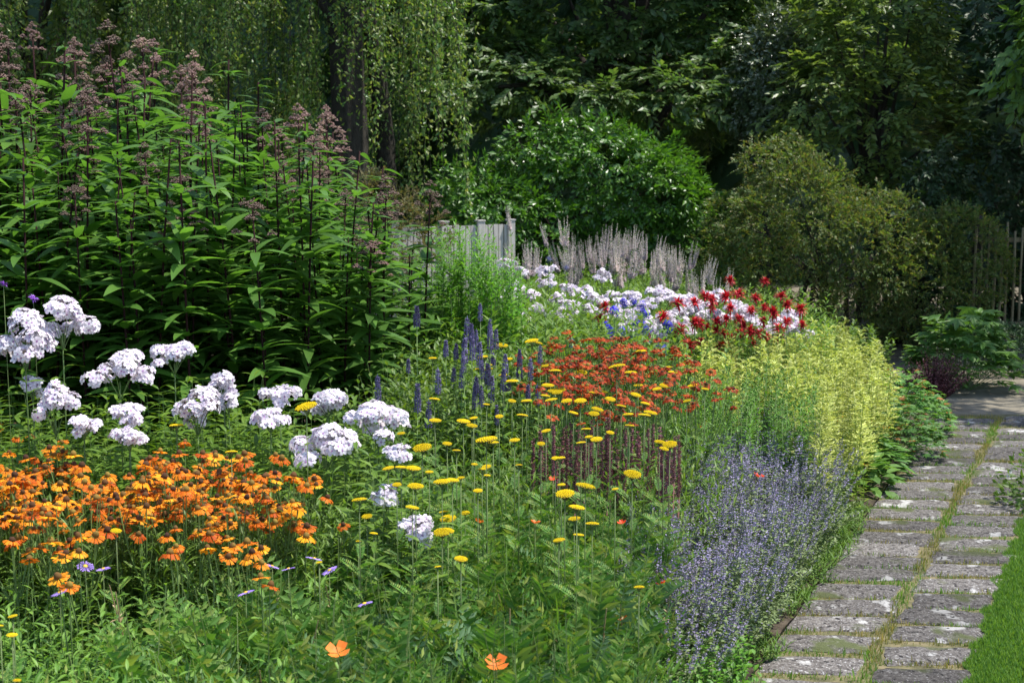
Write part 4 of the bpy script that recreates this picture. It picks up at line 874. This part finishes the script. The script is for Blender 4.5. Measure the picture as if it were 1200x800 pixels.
# middle greens
xy = drift([(420, 640), (430, 470), (560, 440), (640, 470), (820, 480), (830, 560), (760, 600), (640, 600), (560, 620)], .58, .125)
stuff_patch('mixed_foliage', 'light green slender leaves under the yellow discs in mid-bed', 'leaves', mk(NARROW, .55, L=.075, elev=(.5, 1.3), n=18), xy, ones(xy), [M['mid_leaf'], M['yarrow_green']])
xy = drift([(430, 420), (480, 380), (620, 385), (640, 450), (560, 480), (430, 500)], .72, .13)
stuff_patch('agastache_foliage', 'mid green pointed leaves around the blue-violet spikes', 'leaves', mk(BROAD, .72, L=.055, n=22), xy, ones(xy), [M['mid_leaf'], M['green_stem']])
xy = drift([(490, 330), (600, 345), (760, 372), (830, 400), (700, 405), (620, 410), (480, 400)], .84, .15)
stuff_patch('leafy_undergrowth', 'fresh green willow-like leaves in front of the white back drift', 'leaves', mk(LANCE, .82, L=.10, n=24), xy, ones(xy), [M['mid_leaf'], M['green_stem']])
xy = drift([(590, 300), (700, 310), (960, 360), (960, 420), (700, 400), (590, 360)], .6, .2)
stuff_patch('back_foliage', 'green leaves and stems under the white and crimson flowers', 'leaves', mk(LANCE, .66, L=.08, n=24), xy, ones(xy), [M['mid_leaf'], M['green_stem']])
xy = drift([(620, 445), (830, 450), (830, 500), (640, 500)], .62, .14)
stuff_patch('daisy_foliage', 'light green narrow leaves below the red daisy flowers', 'leaves', mk(NARROW, .64, L=.08, elev=(.4, 1.2), n=16), xy, ones(xy), [M['bluish_leaf'], M['green_stem']])
# tall bright green willow-leaved clump before the fence: single plants
WL = []
for _ in range(5):
    pts = stem_pts(1.5, .05); st = MB().tube(pts, np.linspace(.005, .002, 5), 5); fo = MB(); stem_leaves(fo, pts, LANCE, 90, .085, .12, 1, (.2, .9))
    for j in range(8):
        t = U(.45, .9); b = along(pts, np.array([t]))[0]; a = U(0, 6.3); q = b + np.array([cos(a) * .12, sin(a) * .12, .16]); p3 = np.array([b, (b + q) / 2 - [0, 0, .02], q]); st.tube(p3, [.002, .0015, .001], 3); stem_leaves(fo, p3, LANCE, 12, .06, .2, 1, (.3, 1))
    WL.append([('stem', st.mesh('stem', [M['green_stem']], True)), ('foliage', fo.mesh('foliage', [M['bright_leaf']], True))])
for x, y_ in field([(-.50, 7.9), (-.1, 7.8), (.12, 8.1), (.05, 8.6), (-.6, 8.7)], .105, .4):
    px = 600 + 1600 * x / y_; yt = np.interp(px, [470, 500, 530, 570, 600, 630], [300, 275, 258, 262, 300, 335]); z = P(px, yt + U(0, 30), y_).z
    place(WL[rng.integers(5)], 'leafy_perennial', 'tall bright green leafy stem in the clump before the grey fence', 'leafy perennial', 'tall bright green stems before the fence', (x, y_, 0), U(0, 6), (.9, .9, z / 1.5), (U(-.05, .05), U(-.05, .05)))
# blue-green bushy stems with buds right of centre
W = [H(px, py, .62) for px, py in ((800, 462), (850, 445), (945, 435), (958, 470), (945, 492), (840, 494), (785, 490))]
BG = []
for _ in range(5):
    fo = MB(); st = MB()
    for j in range(3):
        a = U(0, 6.3); r = U(0, .05); hh = U(.85, 1.1); pts = np.array([(r * cos(a), r * sin(a), 0), (r * cos(a) * 1.3, r * sin(a) * 1.3, hh * .5), (r * cos(a) * 1.5 + U(-.03, .03), r * sin(a) * 1.5, hh)]); st.tube(pts, [.002, .0018, .001], 4)
        stem_leaves(fo, pts, LANCE, 44, .08, .08, 1, (.1, 1.0), taper=.6)
        k = 9; fo.inst(OCT, frames(rng.normal(size=(k, 3)) * .3 + [0, 0, 1], scale=np.tile([.010, .004, .004], (k, 1))), pts[-1] + rng.normal(size=(k, 3)) * [.012, .012, .03], 0)
    BG.append([('stems', st.mesh('stems', [M['green_stem']], True)), ('foliage', fo.mesh('foliage', [M['bluish_leaf'], M['thistle']], True))])
for x, y_ in field([(w.x, w.y) for w in W], .115, .4):
    place(BG[rng.integers(5)], 'aster_plant', 'budded blue-green leafy plant in front of the lime-yellow plumes', 'leafy perennial', 'blue-green leafy plants by the lime plumes', (x, y_, 0), U(0, 6), (.9, .9, U(.54, .68)), (U(-.06, .06), U(-.06, .06)))

# ================================================================== CATMINT
def cat_proto():
    fo = MB(); fl = MB()
    for j in range(75):
        a = U(0, 6.3); el = U(.3, .7) if j < 22 else U(.75, 1.5); L = U(.24, .34) if j < 22 else U(.36, .52); dx = cos(a) * cos(el) * L * .8; dy = sin(a) * cos(el) * L * .8; z = L * (.55 + .45 * sin(el))
        p = np.array([(cos(a) * .03, sin(a) * .03, 0), (dx * .55, dy * .55, z * .5), (dx * .9, dy * .9, z * .82), (dx * 1.05, dy * 1.05, z)])
        fo.tube(p, [.0016, .0014, .0012, .0008], 3, 1); k = 30; t = U(.1, .98 if j < 22 else .74, k); b = U(0, 6.3, k); d = np.stack([np.cos(b), np.sin(b), U(0, .8, k)], 1)
        fo.inst(LF, frames(d, roll=U(-.5, .5, k), scale=U(.016, .028, k)), along(p, t), 0)
        k = 30 if j >= 22 else 5; t = np.sort(U(.66, 1, k)); t = np.round(t * 22) / 22 + U(-.006, .006, k); b = U(0, 6.3, k); d = np.stack([np.cos(b), np.sin(b), U(-.1, .7, k)], 1)
        fl.inst(DIA, frames(d, up=sphere_dirs(k), scale=U(.009, .016, k) * (1.15 - .5 * (t - .58) / .42)), along(p, np.clip(t, 0, 1)))
    return [('foliage', fo.mesh('foliage', [M['cat_leaf'], M['green_stem']])), ('flowers', fl.mesh('flowers', [M['catmint']]))]
CP = [cat_proto() for _ in range(4)]
W = [H(px, py, .36) for px, py in ((705, 620), (780, 545), (870, 508), (960, 530), (1015, 580), (990, 650), (915, 712), (840, 745), (740, 720), (700, 680))]
for x, y_ in field([(w.x, w.y) for w in W], .19, .3):
    near = max(0, .26 - (edge_x(y_) - x)); s = U(.88, 1.1) * (1 - near * 1.2)
    place(CP[rng.integers(4)], 'catmint_plant', 'sprawling grey-green catmint mound with hazy lavender flowers beside the path', 'catmint', 'catmint mounds beside the path', (min(x, edge_x(y_) - .12), y_, 0), U(0, 6), s)
# low leafy things by the path
xy = drift([(700, 700), (770, 700), (860, 730), (860, 780), (880, 840), (600, 900), (720, 760)], .22, .10)
stuff_patch('low_green_leaves', 'low bright green leaves spilling toward the path at the front', 'leaves', mk(OVAL, .24, L=.035, n=14, elev=(0, .7)), xy, ones(xy), [M['bright_leaf'], M['green_stem']])
ys_ = U(4.7, 6.9, 260); xs_ = edge_x(ys_) - U(-.04, .20, 260) ** 1; keep = U(0, 1, 260) < np.where((ys_ > 4.95) & (ys_ < 5.25), .15, .8); xy = np.stack([xs_, ys_], 1)[keep]
stuff_patch('path_edge_grass', 'ragged green grass and weeds along the edge of the path', 'grass', mk(leaf(.09, -.4, .1, seg=3), .05, nst=5, n=7, L=.07, elev=(.5, 1.4), spread=.05) + mk(LF, .07, nst=7, n=10, L=.02, spread=.05), xy, ones(xy), [M['lawn'], M['green_stem']])
def maple(n=5):
    V = [(0, 0, 0)]; F = []
    for i in range(n):
        a = (i - (n - 1) / 2) * .85; L = 1 - .13 * abs(i - (n - 1) / 2)
        for da, l in ((-.36, .5), (-.16, .78), (0, 1), (.16, .78), (.36, .5)):
            V.append((L * l * cos(a + da) + .15, L * l * sin(a + da), -.12 * l + (.06 if da else 0)))
    for i in range(1, len(V) - 1): F.append((0, i, i + 1))
    return TPL(V, F)
MAP = maple()
def leaf_mound(nm, lab, cat, base, r, h, n, tp, size, mat, extra=None, parts='foliage'):
    e = place([], nm, lab, cat, None, (base[0], base[1], 0)); fo = MB(); st = MB(); a = U(0, 6.3, n); q = np.sqrt(U(0, 1, n)); z = h * np.sqrt(np.maximum(0, 1 - q ** 2)) * U(.45, 1.08, n)
    p = np.stack([q * r * np.cos(a), q * r * np.sin(a), z + .03], 1); d = np.stack([np.cos(a) * (.4 + q), np.sin(a) * (.4 + q), U(-.4, .4, n)], 1) + sphere_dirs(n) * .4
    fo.inst(tp, frames(d, up=norm(np.array([0, 0, 1.]) + p / r * .6 + sphere_dirs(n) * .3), roll=0, scale=size * U(.7, 1.2, n)), p, 0)
    for i in range(min(n, 70)): st.tube([(p[i, 0] * .2, p[i, 1] * .2, 0), (p[i, 0] * .7, p[i, 1] * .7, p[i, 2] * .7), p[i]], [.003, .0025, .0015], 3)
    if extra: k = int(n * .10); ii = rng.integers(0, n, k); fo.inst(tp, frames(d[ii] + .2, scale=size * U(.6, 1, k)), p[ii] + [0, -.01, .012], 1)
    obj('stems', st.mesh('stems', [M['green_stem']]), e); obj(parts, fo.mesh(parts, [M[mat]] + ([M[extra]] if extra else [])), e); return e
g = lambda px, py: H(px, py, 0)
leaf_mound('geranium_plant', 'low hardy geranium mound with a few reddish leaves before the purple bush', 'geranium', (2.50, 8.95), .42, .40, 900, MAP, .042, 'geranium', 'geranium_red')
leaf_mound('geranium_plant', 'second green geranium mound nearer the camera, spilling to the path edge', 'geranium', (2.28, 8.2), .36, .32, 700, MAP, .040, 'geranium', 'geranium_red')
leaf_mound('primrose_plant', 'rounded dark green leaves touching the path edge beside the catmint', 'leafy perennial', (1.90, 7.35), .20, .17, 150, OVAL, .09, 'maple_leaf')
leaf_mound('hosta_plant', 'fresh green leaf clump between the catmint and the geraniums', 'leafy perennial', (2.02, 7.75), .24, .22, 260, BROAD, .09, 'geranium')
leaf_mound('hydrangea_plant', 'pale green plant with large lobed leaves behind the purple bush', 'leafy perennial', (3.6, 10.8), .40, .60, 260, MAP, .12, 'maple_leaf')
def barb():
    base = (3.12, 9.95); e = place([], 'barberry_bush', 'small rounded purple-leaved bush at the far end of the path', 'shrub', None, (*base, 0)); st = MB(); fo = MB()
    for i in range(210):
        a = U(0, 6.3); q = sqrt(U(0, 1)); zt = .42 * sqrt(max(0, 1 - (q * .85) ** 2)) * U(.7, 1.1); p = np.array([(0, 0, 0), (cos(a) * q * .13, sin(a) * q * .1, zt * .5), (cos(a) * q * .27, sin(a) * q * .24, zt)]); st.tube(p, [.003, .002, .001], 3); stem_leaves(fo, p, LF, 26, .026, .25, 1, (0, 1))
    obj('stems', st.mesh('stems', [M['bark']]), e); obj('foliage', fo.mesh('foliage', [M['barberry']]), e)
barb()
# dim leaves under the olive shrub
xy = field([(1.4, 10.2), (2.9, 10.6), (3.0, 11.6), (1.2, 11.6)], .2)
stuff_patch('shrub_undergrowth', 'loose green leaves at the foot of the olive shrub', 'leaves', mk(BROAD, .45, L=.07, n=22), xy, ones(xy), [M['hel_leaf'], M['green_stem']])
def white_bush():
    base = (2.84, 6.95); e = place([], 'white_flower_bush', 'small bush with white flowers at the right edge of the picture', 'shrub', None, (*base, 0)); fo = MB(); fl = MB(); st = MB()
    n = 700; d = sphere_dirs(n); d[:, 2] = np.abs(d[:, 2]); p = d * np.array([.30, .3, .34]) * U(.6, 1.05, n)[:, None]; fo.inst(LF, frames(d + sphere_dirs(n) * .6, up=d, scale=U(.03, .05, n)), p)
    n = 26; d = sphere_dirs(n); d[:, 2] = np.abs(d[:, 2]); D = daisy_petals(5, .4, .05); fl.inst(D, frames(np.cross(d, sphere_dirs(n)), up=d, scale=.022), d * np.array([.31, .31, .36]))
    for i in range(25): q = d[i] * [.25, .25, .3]; st.tube([(0, 0, 0), q * .5, q], [.004, .003, .002], 3)
    obj('stems', st.mesh('stems', [M['bark']]), e); obj('foliage', fo.mesh('foliage', [M['hel_leaf']]), e); obj('flowers', fl.mesh('flowers', [M['white_petal']]), e)
white_bush()

# ================================================================== SINGLE FLOWERS
def cup(r, k=5, lift=.55):
    V = []; F = []
    for i in range(k):
        a = i * 2 * pi / k; b = len(V)
        for x, y_, z in ((.05, 0, 0), (.5, .42, lift * .45), (.95, .42, lift), (1.0, 0, lift * .9), (.95, -.42, lift), (.5, -.42, lift * .45), (.55, 0, lift * .3)): V.append((r * (x * cos(a) - y_ * sin(a)), r * (x * sin(a) + y_ * cos(a)), r * z))
        F += [(b, b + 6, b + 1), (b + 1, b + 6, b + 2), (b + 2, b + 6, b + 3), (b + 3, b + 6, b + 4), (b + 4, b + 6, b + 5), (b + 5, b + 6, b)]
    return V, F
def flower_on_stem(px, py, Y, me, name, lab, cat, group, subs=(), s=1, fs=None):
    c = P(px, py, Y); st, fo = fs or YS[0]; e = place([], name, lab, cat, group, (c.x, c.y, 0))
    o = obj('stem', st, e); o.scale = (.7, .7, c.z)
    o = obj('flower_head', me, e, (0, 0, c.z)); o.scale = (s, s, s); o.rotation_euler = (U(.1, .5), U(-.3, .3), U(0, 6))
    for nm, m in subs: obj(nm, m, o)
pop = MB().raw(*cup(.03, 4)).mesh('flower_head', [M['poppy']]); popr = MB().raw(*cup(.026, 4)).mesh('flower_head', [M['poppy_red']])
for px, py, Y, r, lab in ((396, 765, 3.3, 0, 'orange poppy in the grass near the bottom left'), (582, 780, 3.3, 0, 'orange poppy at the bottom middle with drooping petals'), (824, 500, 6.4, 0, 'orange poppy among the blue-green leafy plants'),
                         (778, 685, 4.4, 1, 'scarlet poppy left of the catmint above a yellow disc'), (889, 559, 6.0, 1, 'scarlet poppy at the top of the catmint'), (833, 773, 4.5, 1, 'scarlet poppy low at the bare soil by the path'),
                         (562, 612, 4.2, 0, 'small orange bud-like poppy near the yellow discs'), (627, 613, 4.3, 0, 'small orange poppy left of the right-hand yellow discs'), (729, 613, 4.6, 1, 'narrow red-orange poppy by the catmint top left'), (729, 726, 4.0, 0, 'tiny faded orange poppy low in the ferny leaves'),
                         (648, 562, 4.9, 1, 'small scarlet poppy at the foot of the maroon spikes'), (868, 607, 5.8, 0, 'orange poppy half sunk in the catmint'), (834, 633, 5.4, 0, 'small brownish orange poppy inside the catmint'), (988, 489, 7.6, 0, 'small orange flower at the foot of the lime plumes'), (981, 495, 7.4, 1, 'tiny red flower beside the small orange one under the lime plumes'),
                         (1013, 546, 7.3, 0, 'orange poppy by the rounded leaves at the path'), (1025, 498, 8.0, 0, 'orange flower on the near geranium mound'), (1036, 502, 8.0, 0, 'orange flower just right of another on the geranium mound')):
    flower_on_stem(px, py, Y, popr if r else pop, 'poppy_plant', lab, 'poppy', 'orange and scarlet poppies', s=.6 if any(w in lab for w in ('small', 'tiny', 'narrow')) else 1.0)
D = daisy_petals(20, .07, .02, .08); das = MB().raw(D[0] * .03, D[1]).mesh('flower_head', [M['violet']]); eye = MB().raw(DOME[0] * [.008, .008, .005], DOME[1]).mesh('eye', [M['daisy_eye']])
for px, py, lab in ((100, 663, 'violet daisy under the low orange flowers at the left, bigger of two'), (121, 666, 'small violet daisy beside a bigger one at the left'), (70, 694, 'violet daisy lowest at the left among the lance leaves'), (319, 663, 'violet daisy under the low orange flowers left of the small one'), (338, 666, 'small violet daisy between two larger ones'),
                   (288, 694, 'violet daisy lowest below the orange drift'), (368, 654, 'violet daisy uppermost right of the orange drift'), (386, 668, 'violet daisy with the yellow bud right of the orange drift'), (427, 707, 'lone violet daisy in the grass right of the others')):
    flower_on_stem(px, py, 3.95 if py < 680 else 3.7, das, 'violet_daisy', lab, 'aster', 'violet daisies at the front left', [('eye', eye)], .75 if 'small' in lab else .85)
vb = shag(.022, 50, [M['violet_deep']], up=.1, w=.15)
for px, py, lab in ((4, 333, 'violet flower tuft on a wiry stem at the left edge'), (39, 350, 'violet flower tuft right of the one at the left edge')):
    flower_on_stem(px, py, 5.4, vb, 'verbena_plant', lab, 'verbena', 'violet tufts at the left edge', s=1.0)
# dry stalks
dr = MB(); pts = stem_pts(1.0, .12); dr.tube(pts, [.003, .003, .0025, .002, .0015], 4); k = 14; dr.inst(DIA2, frames(rng.normal(size=(k, 3)) + [0, 0, .8], scale=U(.015, .04, k)), along(pts, U(.3, 1, k))); drm = dr.mesh('dry_stalk', [M['dry']])
for i in range(46):
    px = rng.choice([U(130, 300), U(300, 420), U(480, 720), U(700, 760)]); py = U(650, 800); c = H(px, py, .5); o = obj('dry_stalk', drm, None, (c.x, c.y, 0)); o.scale = (1, 1, U(.42, .62)); o.rotation_euler = (U(-.15, .15), U(-.15, .15), U(0, 6))
    tag(o, 'thin straw-brown dead stalk standing in the front greenery', 'dry stalk', 'dead stalks in the front of the bed')
print('objects', len(bpy.data.objects), 'tris', sum(len(m.polygons) for m in bpy.data.meshes))
